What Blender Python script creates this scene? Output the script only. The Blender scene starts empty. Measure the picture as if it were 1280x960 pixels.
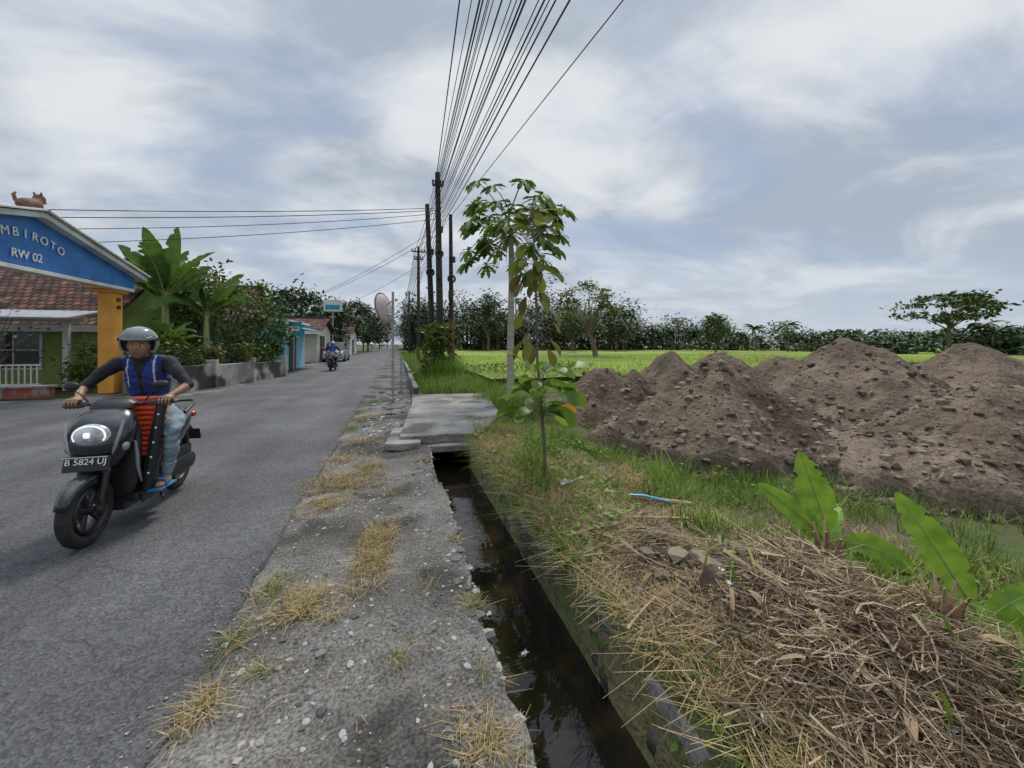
import bpy, math, random
import numpy as np
from mathutils import Vector, Matrix, Euler
rng=np.random.default_rng(7); random.seed(7)
sc=bpy.context.scene
COL=sc.collection
# ------------------------------------------------------------------ helpers
def vnoise(x,y,seed=0.):
    x=np.asarray(x,float);y=np.asarray(y,float)
    xi=np.floor(x);yi=np.floor(y);fx=x-xi;fy=y-yi
    fx=fx*fx*(3-2*fx);fy=fy*fy*(3-2*fy)
    def h(a,b):
        s=np.sin(a*127.1+b*311.7+seed*74.7)*43758.5453
        return s-np.floor(s)
    return (h(xi,yi)*(1-fx)+h(xi+1,yi)*fx)*(1-fy)+(h(xi,yi+1)*(1-fx)+h(xi+1,yi+1)*fx)*fy
def fbm(x,y,seed=0.,o=5,g=.5):
    s=0;a=1;t=0
    for i in range(o):
        s=s+a*(vnoise(x*2**i,y*2**i,seed+i*3.1)-.5)*2;t+=a;a*=g
    return s/t
def sstep(a,b,x):
    t=np.clip((x-a)/(b-a),0,1);return t*t*(3-2*t)
def npmesh(name,V,F,mats,smooth=False,mi=None,parent=None):
    V=np.asarray(V,dtype=np.float32);F=np.asarray(F,dtype=np.int32)
    me=bpy.data.meshes.new(name);n,k=F.shape
    me.vertices.add(len(V));me.vertices.foreach_set('co',V.ravel())
    me.loops.add(n*k);me.loops.foreach_set('vertex_index',F.ravel())
    me.polygons.add(n);me.polygons.foreach_set('loop_start',np.arange(n,dtype=np.int32)*k)
    if mi is not None: me.polygons.foreach_set('material_index',np.asarray(mi,dtype=np.int32))
    me.polygons.foreach_set('use_smooth',np.full(n,smooth))
    me.update(calc_edges=True);me.validate()
    for m in (mats if isinstance(mats,(list,tuple)) else [mats]): me.materials.append(m)
    o=bpy.data.objects.new(name,me);COL.objects.link(o)
    if parent: o.parent=parent
    return o
def cat(parts):
    Vs=[];Fs=[];o=0
    for V,F in parts:
        Vs.append(V);Fs.append(np.asarray(F)+o);o+=len(V)
    return np.concatenate(Vs),np.concatenate(Fs)
def catm(parts):
    Vs=[];Fs=[];M=[];o=0
    for V,F,m in parts:
        Vs.append(V);Fs.append(np.asarray(F)+o);o+=len(V);M.append(np.full(len(F),m))
    return np.concatenate(Vs),np.concatenate(Fs),np.concatenate(M)
def grid(xs,ys,fn):
    X,Y=np.meshgrid(xs,ys);Z=fn(X,Y)
    V=np.stack([X,Y,Z],-1).reshape(-1,3)
    nx=len(xs);ny=len(ys)
    i=np.arange(nx-1);j=np.arange(ny-1);I,J=np.meshgrid(i,j)
    a=(J*nx+I).ravel();F=np.stack([a,a+1,a+nx+1,a+nx],-1)
    return V,F
def empty(name,loc=(0,0,0),rz=0):
    e=bpy.data.objects.new(name,None);COL.objects.link(e);e.location=loc;e.rotation_euler=(0,0,rz);e.empty_display_size=.2
    return e
class MB:
    def __init__(s): s.v=[];s.f=[];s.m=[]
    def add(s,V,F,mi=0):
        o=len(s.v);s.v+= [tuple(map(float,p)) for p in V];s.f+=[tuple(int(i)+o for i in f) for f in F];s.m+=[mi]*len(F);return s
    def box(s,c,d,mi=0,rot=None):
        hx,hy,hz=d[0]/2,d[1]/2,d[2]/2
        P=[Vector((x*hx,y*hy,z*hz)) for z in(-1,1) for y in(-1,1) for x in(-1,1)]
        R=Euler(rot).to_matrix() if rot else Matrix.Identity(3)
        P=[R@p+Vector(c) for p in P]
        return s.add(P,[(0,2,3,1),(4,5,7,6),(0,1,5,4),(2,6,7,3),(0,4,6,2),(1,3,7,5)],mi)
    def rings(s,rs,mi=0,cap=True):
        n=len(rs[0]);V=[p for r in rs for p in r];F=[]
        for i in range(len(rs)-1):
            for j in range(n):
                a=i*n+j;b=i*n+(j+1)%n;F.append((a,b,b+n,a+n))
        if cap:
            F.append(tuple(reversed(range(n))));F.append(tuple(range((len(rs)-1)*n,len(rs)*n)))
        return s.add(V,F,mi)
    def tube(s,pts,rad,n=8,mi=0,cap=True,flat=1.,side=None):
        pts=[Vector(p) for p in pts]
        if not hasattr(rad,'__len__'): rad=[rad]*len(pts)
        rs=[];u=None
        for i,p in enumerate(pts):
            t=(pts[min(i+1,len(pts)-1)]-pts[max(i-1,0)]).normalized()
            if u is None:
                ref=Vector(side) if side else (Vector((0,0,1)) if abs(t.z)<.9 else Vector((1,0,0)))
                u=(ref-t*ref.dot(t)).normalized()
            else: u=(u-t*u.dot(t)).normalized()
            w=t.cross(u)
            rs.append([p+(u*math.cos(2*math.pi*k/n)+w*math.sin(2*math.pi*k/n)*flat)*rad[i] for k in range(n)])
        return s.rings(rs,mi,cap)
    def capsule(s,p0,p1,r0,r1,n=12,flat=1.,side=None,mi=0):
        p0=Vector(p0);p1=Vector(p1);d=(p1-p0).normalized()
        pts=[p0-d*r0*.95,p0-d*r0*.6]+[p0.lerp(p1,t) for t in(0,.33,.66,1)]+[p1+d*r1*.6,p1+d*r1*.95]
        rr=[r0*.25,r0*.8]+[r0+(r1-r0)*t for t in(0,.33,.66,1)]+[r1*.8,r1*.25]
        return s.tube(pts,rr,n,mi,True,flat,side)
    def sphere(s,c,r,nu=16,nv=10,mi=0,rot=None):
        if not hasattr(r,'__len__'): r=(r,r,r)
        R=Euler(rot).to_matrix() if rot else Matrix.Identity(3)
        rs=[]
        for j in range(nv+1):
            ph=math.pi*(j/nv);ph=min(max(ph,.02),math.pi-.02)
            rs.append([R@Vector((r[0]*math.sin(ph)*math.cos(2*math.pi*i/nu),r[1]*math.sin(ph)*math.sin(2*math.pi*i/nu),-r[2]*math.cos(ph)))+Vector(c) for i in range(nu)])
        return s.rings(rs,mi)
    def torus(s,c,R,r,axis='y',n=32,k=10,mi=0,flat=1.,a0=0,a1=2*math.pi,sy=1.):
        rs=[];full=abs(a1-a0-2*math.pi)<1e-4;cnt=n if full else n+1
        for i in range(cnt):
            a=a0+(a1-a0)*i/n;ring=[]
            for j in range(k):
                b=2*math.pi*j/k;q=R+r*math.cos(b);h=r*math.sin(b)*flat
                if axis=='y': p=(q*math.cos(a),h,q*math.sin(a))
                elif axis=='x': p=(h,q*math.cos(a),q*math.sin(a)*sy)
                else: p=(q*math.cos(a),q*math.sin(a)*sy,h)
                ring.append(Vector(p)+Vector(c))
            rs.append(ring)
        if full: rs.append(rs[0])
        return s.rings(rs,mi,not full)
    def obj(s,name,mats,parent=None,smooth=True,bevel=0,sub=0,solid=0,auto=40):
        me=bpy.data.meshes.new(name);me.from_pydata(s.v,[],s.f)
        for m in (mats if isinstance(mats,(list,tuple)) else [mats]): me.materials.append(m)
        me.polygons.foreach_set('material_index',s.m);me.polygons.foreach_set('use_smooth',[smooth]*len(s.f));me.update()
        if smooth and auto: 
            try: me.set_sharp_from_angle(angle=math.radians(auto))
            except Exception: pass
        o=bpy.data.objects.new(name,me);COL.objects.link(o)
        if parent:o.parent=parent
        if solid:
            m=o.modifiers.new('s','SOLIDIFY');m.thickness=solid;m.offset=0
        if bevel:
            m=o.modifiers.new('b','BEVEL');m.width=bevel;m.segments=2;m.limit_method='ANGLE'
        if sub:
            m=o.modifiers.new('u','SUBSURF');m.levels=sub;m.render_levels=sub
        return o
# ------------------------------------------------------------------ materials
def rgba(c): return (c[0],c[1],c[2],1)
def nodes(name):
    m=bpy.data.materials.new(name);m.use_nodes=True;nt=m.node_tree;nt.nodes.clear()
    return m,nt,nt.nodes,nt.links
def mat(name,c1,c2=None,scale=5,rough=.8,bump=0,bscale=40,metal=0,spec=.5,detail=4,lo=.35,hi=.65,island=0,transl=0,c3=None,s3=.5,lo3=.5,hi3=.6,emit=0,coat=0,stretch=None,alpha=None,fine=0,fscale=150):
    m,nt,N,L=nodes(name);out=N.new('ShaderNodeOutputMaterial');b=N.new('ShaderNodeBsdfPrincipled')
    tc=N.new('ShaderNodeTexCoord');src=tc.outputs['Object']
    if stretch:
        mp=N.new('ShaderNodeMapping');mp.inputs['Scale'].default_value=stretch;L.new(src,mp.inputs[0]);src=mp.outputs[0]
    c2=c2 or tuple(x*.8 for x in c1)
    n=N.new('ShaderNodeTexNoise');n.inputs['Scale'].default_value=scale;n.inputs['Detail'].default_value=detail if not transl else 1;L.new(src,n.inputs['Vector'])
    r=N.new('ShaderNodeValToRGB');r.color_ramp.elements[0].position=lo;r.color_ramp.elements[1].position=hi
    r.color_ramp.elements[0].color=rgba(c1);r.color_ramp.elements[1].color=rgba(c2)
    if island:
        g=N.new('ShaderNodeNewGeometry');mx=N.new('ShaderNodeMix');mx.data_type='FLOAT';mx.inputs[0].default_value=island
        L.new(n.outputs[0],mx.inputs[2]);L.new(g.outputs['Random Per Island'],mx.inputs[3]);L.new(mx.outputs[0],r.inputs[0])
    else: L.new(n.outputs[0],r.inputs[0])
    col=r.outputs[0]
    if c3:
        n3=N.new('ShaderNodeTexNoise');n3.inputs['Scale'].default_value=s3;n3.inputs['Detail'].default_value=4;L.new(src,n3.inputs['Vector'])
        mr=N.new('ShaderNodeMapRange');mr.inputs[1].default_value=lo3;mr.inputs[2].default_value=hi3;L.new(n3.outputs[0],mr.inputs[0])
        mc=N.new('ShaderNodeMix');mc.data_type='RGBA';L.new(mr.outputs[0],mc.inputs[0]);L.new(col,mc.inputs[6]);mc.inputs[7].default_value=rgba(c3);col=mc.outputs[2]
    if fine:
        nf=N.new('ShaderNodeTexNoise');nf.inputs['Scale'].default_value=fscale;nf.inputs['Detail'].default_value=2;L.new(src,nf.inputs['Vector'])
        mf=N.new('ShaderNodeMapRange');mf.inputs[1].default_value=.3;mf.inputs[2].default_value=.7;mf.inputs[3].default_value=1-fine;mf.inputs[4].default_value=1+fine;L.new(nf.outputs[0],mf.inputs[0])
        vm=N.new('ShaderNodeVectorMath');vm.operation='SCALE';L.new(col,vm.inputs[0]);L.new(mf.outputs[0],vm.inputs['Scale']);col=vm.outputs[0]
    L.new(col,b.inputs['Base Color'])
    b.inputs['Roughness'].default_value=rough;b.inputs['Metallic'].default_value=metal;b.inputs['Specular IOR Level'].default_value=spec
    if coat: b.inputs['Coat Weight'].default_value=coat;b.inputs['Coat Roughness'].default_value=.08
    if emit: b.inputs['Emission Color'].default_value=(1,1,1,1);b.inputs['Emission Strength'].default_value=emit
    if alpha: b.inputs['Alpha'].default_value=alpha
    if bump:
        nb=N.new('ShaderNodeTexNoise');nb.inputs['Scale'].default_value=bscale;nb.inputs['Detail'].default_value=4;L.new(src,nb.inputs['Vector'])
        bp=N.new('ShaderNodeBump');bp.inputs['Strength'].default_value=bump;bp.inputs['Distance'].default_value=.6/bscale;L.new(nb.outputs[0],bp.inputs['Height']);L.new(bp.outputs[0],b.inputs['Normal'])
    if transl:
        t=N.new('ShaderNodeBsdfTranslucent');L.new(col,t.inputs[0]);ms=N.new('ShaderNodeMixShader');ms.inputs[0].default_value=transl
        L.new(b.outputs[0],ms.inputs[1]);L.new(t.outputs[0],ms.inputs[2]);L.new(ms.outputs[0],out.inputs[0])
    else: L.new(b.outputs[0],out.inputs[0])
    return m
M={}
M['grassground']=mat('grass_ground',(.085,.07,.042),(.06,.095,.024),scale=.8,bump=.8,bscale=12,c3=(.10,.08,.052),s3=.25,lo3=.5,hi3=.65,fine=.35,fscale=60,spec=.15)
M['bank']=mat('bank_soil',(.045,.035,.025),(.115,.09,.062),scale=4,bump=1,bscale=25,fine=.4,fscale=70,spec=.15)
M['gravel']=mat('gravel_shoulder',(.105,.097,.086),(.205,.193,.175),scale=2.2,bump=1,bscale=45,c3=(.062,.058,.051),s3=1.1,lo3=.48,hi3=.58,fine=.55,fscale=70,spec=.2,rough=.95)
M['stone']=mat('stone',(.11,.105,.095),(.36,.345,.32),scale=3,island=.85,bump=.5,bscale=40,rough=.9,spec=.25)
M['concrete']=mat('concrete',(.18,.172,.158),(.31,.30,.275),scale=1.6,bump=.9,bscale=16,c3=(.09,.086,.072),s3=1.2,lo3=.48,hi3=.62,fine=.2,fscale=40,rough=.9,spec=.3)
M['wallconc']=mat('old_wall_concrete',(.20,.19,.175),(.42,.40,.37),scale=1.5,bump=.5,bscale=14,c3=(.045,.045,.04),s3=1.1,lo3=.47,hi3=.58,rough=.9)
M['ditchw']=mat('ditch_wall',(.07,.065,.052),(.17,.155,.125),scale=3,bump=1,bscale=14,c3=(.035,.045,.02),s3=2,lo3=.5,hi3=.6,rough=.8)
M['soil']=mat('soil',(.130,.098,.072),(.205,.160,.120),scale=.9,bump=1,bscale=14,c3=(.082,.061,.044),s3=.7,lo3=.46,hi3=.60,fine=.28,fscale=30,rough=.95,spec=.1)
M['clod']=mat('soil_clod',(.10,.08,.06),(.24,.195,.15),scale=3,island=.8,bump=.6,bscale=30,rough=.95,spec=.15)
M['rice']=mat('rice_field',(.155,.225,.034),(.225,.295,.050),scale=.35,bump=1,bscale=5,c3=(.16,.185,.05),s3=.06,lo3=.47,hi3=.56,fine=.35,fscale=4,rough=.8,spec=.1)
def leafm(n,a,b,tr=.3,rough=.55,isl=.6,sc_=1.5): return mat(n,a,b,scale=sc_,island=isl,transl=tr,rough=rough,lo=.2,hi=.8,spec=.3)
M['leaf']=leafm('foliage',(.025,.055,.012),(.085,.145,.028))
M['leafd']=leafm('foliage_dark',(.014,.030,.010),(.045,.082,.02),tr=.15)
M['leaffar']=leafm('foliage_distant',(.022,.042,.017),(.060,.098,.032),tr=0,sc_=.12)  # distance haze painted into the leaf colour as a slight blue shift
M['leaffar2']=leafm('foliage_distant_olive',(.05,.075,.025),(.13,.17,.052),tr=0,sc_=.12)
M['leafo']=leafm('foliage_olive',(.05,.075,.015),(.14,.165,.03))
M['banana']=mat('banana_leaf',(.055,.115,.022),(.14,.24,.035),scale=3,island=.4,transl=.35,rough=.5,lo=.25,hi=.75)
M['bananay']=mat('banana_leaf_young',(.14,.26,.03),(.28,.44,.05),scale=14,island=.15,transl=.4,rough=.5,lo=.3,hi=.7,spec=.3)
M['sap']=mat('sapling_leaf',(.10,.19,.025),(.23,.36,.045),scale=3,island=.7,transl=.45,rough=.45,lo=.2,hi=.8)
M['sapy']=mat('sapling_leaf_old',(.12,.09,.025),(.20,.20,.04),scale=4,island=.7,transl=.4,rough=.5,lo=.2,hi=.8)
M['sapt']=mat('sapling_leaf_top',(.07,.10,.018),(.20,.23,.035),scale=3,island=.7,transl=.45,rough=.45,lo=.2,hi=.8)
M['orange_leaf']=mat('orange_leaf',(.80,.33,.01),(.9,.5,.03),scale=6,transl=.4)
M['papaya']=leafm('papaya_leaf',(.05,.10,.02),(.14,.22,.035),tr=.35)
M['grass']=mat('grass_blades',(.065,.13,.018),(.20,.30,.042),scale=1.2,island=.7,transl=.3,rough=.65,lo=.2,hi=.8,spec=.2)
M['ricebl']=mat('rice_blades',(.15,.24,.028),(.28,.40,.055),scale=.6,island=.6,transl=.2,rough=.7,lo=.2,hi=.8,spec=.15)
M['dry']=mat('dry_grass',(.20,.14,.062),(.46,.35,.18),scale=1.2,island=.8,rough=.8,lo=.15,hi=.85,spec=.15)
M['straw']=mat('straw',(.075,.048,.03),(.50,.385,.25),scale=1.6,island=.75,rough=.85,lo=.15,hi=.82,spec=.1)
M['husk']=mat('dry_husk',(.13,.075,.04),(.48,.35,.215),scale=9,island=.6,rough=.85,lo=.2,hi=.85,spec=.12,bump=.5,bscale=50)
M['bark']=mat('bark',(.10,.075,.05),(.20,.16,.115),scale=6,bump=.7,bscale=30,stretch=(1,1,.3))
M['papt']=mat('papaya_trunk',(.30,.275,.22),(.42,.39,.32),scale=5,bump=.5,bscale=18,stretch=(.4,.4,2))
M['pole']=mat('dark_wood_pole',(.022,.019,.017),(.05,.043,.037),scale=5,bump=.5,bscale=30,stretch=(1,1,.2))
M['polered']=mat('red_painted_pole',(.14,.03,.02),(.22,.06,.04),scale=5)
M['metal']=mat('galvanised',(.25,.26,.27),(.38,.39,.40),scale=8,rough=.55,metal=.4)
M['black']=mat('black_plastic',(.012,.012,.013),(.02,.02,.021),scale=20,rough=.45)
M['bodyp']=mat('scooter_paint',(.010,.011,.013),(.014,.015,.018),scale=5,rough=.25,coat=.6)
M['rubber']=mat('rubber',(.016,.016,.016),(.03,.029,.027),scale=20,rough=.85,bump=.4,bscale=60)
M['chrome']=mat('chrome',(.6,.6,.62),(.7,.7,.7),metal=1,rough=.18)
M['silver']=mat('silver_plastic',(.33,.34,.35),(.38,.39,.40),metal=.4,rough=.35)
M['lampw']=mat('headlamp_glass',(.85,.88,.9),(.9,.9,.9),rough=.1,emit=.6)
M['lampd']=mat('headlamp_lens',(.30,.32,.34),(.72,.74,.75),scale=16,rough=.08,coat=.8,lo=.4,hi=.6)
M['redl']=mat('red_lens',(.5,.02,.02),(.6,.03,.02),rough=.2)
M['white']=mat('white_paint',(.50,.50,.48),(.70,.70,.68),scale=2,bump=.1)
M['platew']=mat('plate_white',(.75,.75,.75),(.8,.8,.8))
M['redbox']=mat('orange_red_plastic',(.68,.09,.02),(.80,.14,.03),scale=10,rough=.5)
M['skin']=mat('skin',(.27,.145,.085),(.33,.185,.115),scale=12,rough=.55)
M['lips']=mat('lips',(.22,.08,.06),(.25,.1,.07),rough=.5)
M['hair']=mat('hair',(.01,.008,.007),(.02,.016,.012),rough=.6)
M['eye']=mat('eye_white',(.6,.58,.55),(.65,.62,.6),rough=.3)
M['helmet']=mat('helmet_grey',(.20,.21,.22),(.26,.27,.28),scale=3,rough=.25,coat=.5)
M['visor']=mat('visor',(.22,.24,.26),(.3,.32,.34),rough=.08,coat=.5,alpha=.45)
M['vest']=mat('blue_vest',(.008,.024,.14),(.016,.055,.27),scale=9,rough=.7,bump=.5,bscale=14)
M['shirt']=mat('black_shirt',(.012,.013,.018),(.022,.023,.03),scale=10,rough=.85,bump=.4,bscale=18)
M['jeans']=mat('jeans',(.13,.19,.23),(.25,.33,.37),scale=7,rough=.85,bump=.8,bscale=14)
M['sandal']=mat('blue_sandal',(.02,.12,.28),(.03,.16,.35),rough=.6)
M['gblue']=mat('gate_blue',(.015,.13,.42),(.03,.19,.52),scale=2,rough=.5)
M['gorange']=mat('gate_orange',(.62,.27,.03),(.72,.34,.06),scale=2,rough=.6)
M['green']=mat('green_wall',(.20,.28,.07),(.26,.35,.10),scale=1.5,rough=.8)
M['dark']=mat('dark_opening',(.012,.012,.013),(.02,.02,.02),rough=.4)
M['glass']=mat('window_glass',(.03,.035,.04),(.05,.055,.06),rough=.08)
M['brown']=mat('brown_statue',(.10,.055,.03),(.17,.10,.06),scale=8,bump=.4,bscale=30)
M['cream']=mat('cream_wall',(.50,.47,.38),(.62,.58,.48),scale=1,c3=(.3,.28,.24),s3=.8,lo3=.55,hi3=.7)
M['tealwall']=mat('light_blue_wall',(.18,.42,.52),(.25,.50,.60),scale=1)
M['teal']=mat('teal_sign',(.02,.25,.36),(.03,.30,.42),scale=2)
M['redpaint']=mat('red_paint',(.22,.05,.04),(.32,.09,.06),scale=3,c3=(.25,.22,.2),s3=3,lo3=.5,hi3=.6)
M['plwhite']=mat('white_plastic_scrap',(.40,.41,.41),(.62,.62,.61),rough=.5,scale=5)
M['blueplastic']=mat('blue_plastic',(.02,.25,.42),(.04,.35,.5),rough=.4)
M['mirrorback']=mat('mirror_back',(.40,.33,.31),(.50,.43,.41),scale=6,rough=.6)
M['carpaint']=mat('car_paint_silver',(.35,.36,.38),(.4,.41,.43),metal=.5,rough=.3)
M['wire']=mat('cable_black',(.01,.01,.011),(.016,.016,.018),rough=.6)
M['banstem']=mat('banana_stem',(.20,.23,.07),(.32,.33,.12),scale=8,rough=.5)
def tile_mat():
    m,nt,N,L=nodes('clay_roof_tiles');out=N.new('ShaderNodeOutputMaterial');b=N.new('ShaderNodeBsdfPrincipled');L.new(b.outputs[0],out.inputs[0])
    tc=N.new('ShaderNodeTexCoord');br=N.new('ShaderNodeTexBrick');L.new(tc.outputs['Object'],br.inputs[0])
    br.inputs['Color1'].default_value=(.15,.065,.045,1);br.inputs['Color2'].default_value=(.05,.028,.024,1);br.inputs['Mortar'].default_value=(.012,.009,.008,1)
    br.inputs['Scale'].default_value=1;br.inputs['Brick Width'].default_value=.24;br.inputs['Row Height'].default_value=.27;br.inputs['Mortar Size'].default_value=.03
    n=N.new('ShaderNodeTexNoise');n.inputs['Scale'].default_value=1.5;L.new(tc.outputs['Object'],n.inputs[0])
    mr=N.new('ShaderNodeMapRange');mr.inputs[3].default_value=.4;mr.inputs[4].default_value=1.9;mr.inputs[1].default_value=.3;mr.inputs[2].default_value=.7;L.new(n.outputs[0],mr.inputs[0])
    vm=N.new('ShaderNodeVectorMath');vm.operation='SCALE';L.new(br.outputs[0],vm.inputs[0]);L.new(mr.outputs[0],vm.inputs['Scale']);L.new(vm.outputs[0],b.inputs['Base Color'])
    b.inputs['Roughness'].default_value=.85;b.inputs['Specular IOR Level'].default_value=.2
    bp=N.new('ShaderNodeBump');bp.inputs['Strength'].default_value=.8;bp.inputs['Distance'].default_value=.03;L.new(br.outputs['Fac'],bp.inputs['Height']);bp.invert=True;L.new(bp.outputs[0],b.inputs['Normal'])
    return m
M['tile']=tile_mat()
def asphalt():
    m,nt,N,L=nodes('asphalt');out=N.new('ShaderNodeOutputMaterial');b=N.new('ShaderNodeBsdfPrincipled');L.new(b.outputs[0],out.inputs[0])
    tc=N.new('ShaderNodeTexCoord');S=tc.outputs['Object']
    def noise(s,d=4,vec=S):
        n=N.new('ShaderNodeTexNoise');n.inputs['Scale'].default_value=s;n.inputs['Detail'].default_value=d;L.new(vec,n.inputs['Vector']);return n.outputs[0]
    mp=N.new('ShaderNodeMapping');mp.inputs['Scale'].default_value=(1.4,.18,1);L.new(S,mp.inputs[0])
    r=N.new('ShaderNodeValToRGB');r.color_ramp.elements[0].position=.35;r.color_ramp.elements[1].position=.68
    r.color_ramp.elements[0].color=(.060,.061,.063,1);r.color_ramp.elements[1].color=(.098,.099,.100,1);L.new(noise(1,5,mp.outputs[0]),r.inputs[0])
    def mul(col,fac,lo,hi,a,bb):
        mr=N.new('ShaderNodeMapRange');mr.inputs[1].default_value=lo;mr.inputs[2].default_value=hi;mr.inputs[3].default_value=a;mr.inputs[4].default_value=bb;L.new(fac,mr.inputs[0])
        vm=N.new('ShaderNodeVectorMath');vm.operation='SCALE';L.new(col,vm.inputs[0]);L.new(mr.outputs[0],vm.inputs['Scale']);return vm.outputs[0]
    vo=N.new('ShaderNodeTexVoronoi');vo.inputs['Scale'].default_value=95;L.new(S,vo.inputs['Vector'])
    sp=N.new('ShaderNodeSeparateColor');L.new(vo.outputs['Color'],sp.inputs[0])
    c=mul(r.outputs[0],sp.outputs[0],.0,1,.55,1.5)
    c=mul(c,noise(.7,4),.42,.62,.76,1.1)
    c=mul(c,noise(14,3),.35,.65,.88,1.12)
    v2=N.new('ShaderNodeTexVoronoi');v2.feature='DISTANCE_TO_EDGE';v2.inputs['Scale'].default_value=.45
    nz=N.new('ShaderNodeTexNoise');nz.inputs['Scale'].default_value=2.5;nz.inputs['Detail'].default_value=5;L.new(S,nz.inputs['Vector'])
    ad=N.new('ShaderNodeVectorMath');ad.operation='MULTIPLY_ADD';L.new(nz.outputs['Color'],ad.inputs[0]);ad.inputs[1].default_value=(.9,.9,.9);L.new(S,ad.inputs[2]);L.new(ad.outputs[0],v2.inputs['Vector'])
    c=mul(c,v2.outputs['Distance'],.001,.006,.62,1.0)
    L.new(c,b.inputs['Base Color']);b.inputs['Roughness'].default_value=.75;b.inputs['Specular IOR Level'].default_value=.4
    bp=N.new('ShaderNodeBump');bp.inputs['Strength'].default_value=.8;bp.inputs['Distance'].default_value=.006;L.new(vo.outputs['Distance'],bp.inputs['Height']);L.new(bp.outputs[0],b.inputs['Normal'])
    return m
M['asphalt']=asphalt()
def waterm():
    m,nt,N,L=nodes('ditch_water');out=N.new('ShaderNodeOutputMaterial');b=N.new('ShaderNodeBsdfPrincipled');L.new(b.outputs[0],out.inputs[0])
    tc=N.new('ShaderNodeTexCoord')
    n=N.new('ShaderNodeTexNoise');n.inputs['Scale'].default_value=3;L.new(tc.outputs['Object'],n.inputs[0])
    r=N.new('ShaderNodeValToRGB');r.color_ramp.elements[0].position=.5;r.color_ramp.elements[1].position=.78;r.color_ramp.elements[0].color=(.007,.006,.0045,1);r.color_ramp.elements[1].color=(.045,.027,.012,1);L.new(n.outputs[0],r.inputs[0]);L.new(r.outputs[0],b.inputs['Base Color'])
    b.inputs['Roughness'].default_value=.03;b.inputs['Specular IOR Level'].default_value=.6
    n2=N.new('ShaderNodeTexNoise');n2.inputs['Scale'].default_value=9;n2.inputs['Detail'].default_value=2;L.new(tc.outputs['Object'],n2.inputs[0])
    bp=N.new('ShaderNodeBump');bp.inputs['Strength'].default_value=.12;bp.inputs['Distance'].default_value=.01;L.new(n2.outputs[0],bp.inputs['Height']);L.new(bp.outputs[0],b.inputs['Normal'])
    return m
M['water']=waterm()
# ------------------------------------------------------------------ vegetation primitives
def blades(P,h,w,lean,segs=2):
    P=np.asarray(P);n=len(P);az=rng.uniform(0,2*np.pi,n);h=h*rng.uniform(.5,1.2,n);ln=lean*rng.uniform(.2,1.3,n)
    d=np.stack([np.cos(az),np.sin(az),0*az],-1);s=np.stack([-np.sin(az+rng.normal(0,.6,n)),np.cos(az),0*az],-1)
    L=[]
    for i in range(segs+1):
        t=i/segs;ww=w*(1-t)*.5+.0006
        c=P+d*(h*ln*t*t)[:,None]+np.array([0,0,1])*(h*(t-.35*ln*t*t))[:,None]
        L.append(c-s*ww);L.append(c+s*ww)
    k=2*(segs+1);V=np.stack(L,1).reshape(-1,3);b=np.arange(n)*k
    F=np.concatenate([np.stack([b+2*i,b+2*i+1,b+2*i+3,b+2*i+2],-1) for i in range(segs)])
    return V,F
def sticks(P,D,l,r,bend=0.):
    P=np.asarray(P);n=len(P);D=D/np.linalg.norm(D,axis=1)[:,None]
    up=np.tile([0.,0,1],(n,1))+rng.normal(0,.2,(n,3));a=np.cross(D,up);a/=np.linalg.norm(a,axis=1)[:,None];b=np.cross(a,D)
    L=[];K=2 if not bend else 4
    off=rng.normal(0,1,n)*bend
    for i in range(K):
        t=i/(K-1)-.5
        c=P+D*(l*t)[:,None]+(a*off[:,None]-b*np.abs(off)[:,None]*.3)*(4*t*t*l)[:,None]
        for q in range(3):
            an=2*np.pi*q/3;L.append(c+(a*np.cos(an)+b*np.sin(an))*(r*(1-.2*i))[:,None] )
    V=np.stack(L,1).reshape(-1,3);o=np.arange(n)*3*K;F=[]
    for i in range(K-1):
        for q in range(3):
            q2=(q+1)%3;F.append(np.stack([o+3*i+q,o+3*i+q2,o+3*i+3+q2,o+3*i+3+q],-1))
    return V,np.concatenate(F)
def leafquads(P,s,flat=.5):
    n=len(P);N_=rng.normal(0,1,(n,3));N_[:,2]=np.abs(N_[:,2])+flat;N_/=np.linalg.norm(N_,axis=1)[:,None]
    a=np.cross(N_,rng.normal(0,1,(n,3)));a/=np.linalg.norm(a,axis=1)[:,None];b=np.cross(N_,a)
    s=s*rng.uniform(.6,1.4,n)[:,None]
    V=np.stack([P-a*s,P+b*s*.5,P+a*s,P-b*s*.5],1).reshape(-1,3);o=np.arange(n)*4
    return V,np.stack([o,o+1,o+2,o+3],-1)
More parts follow.
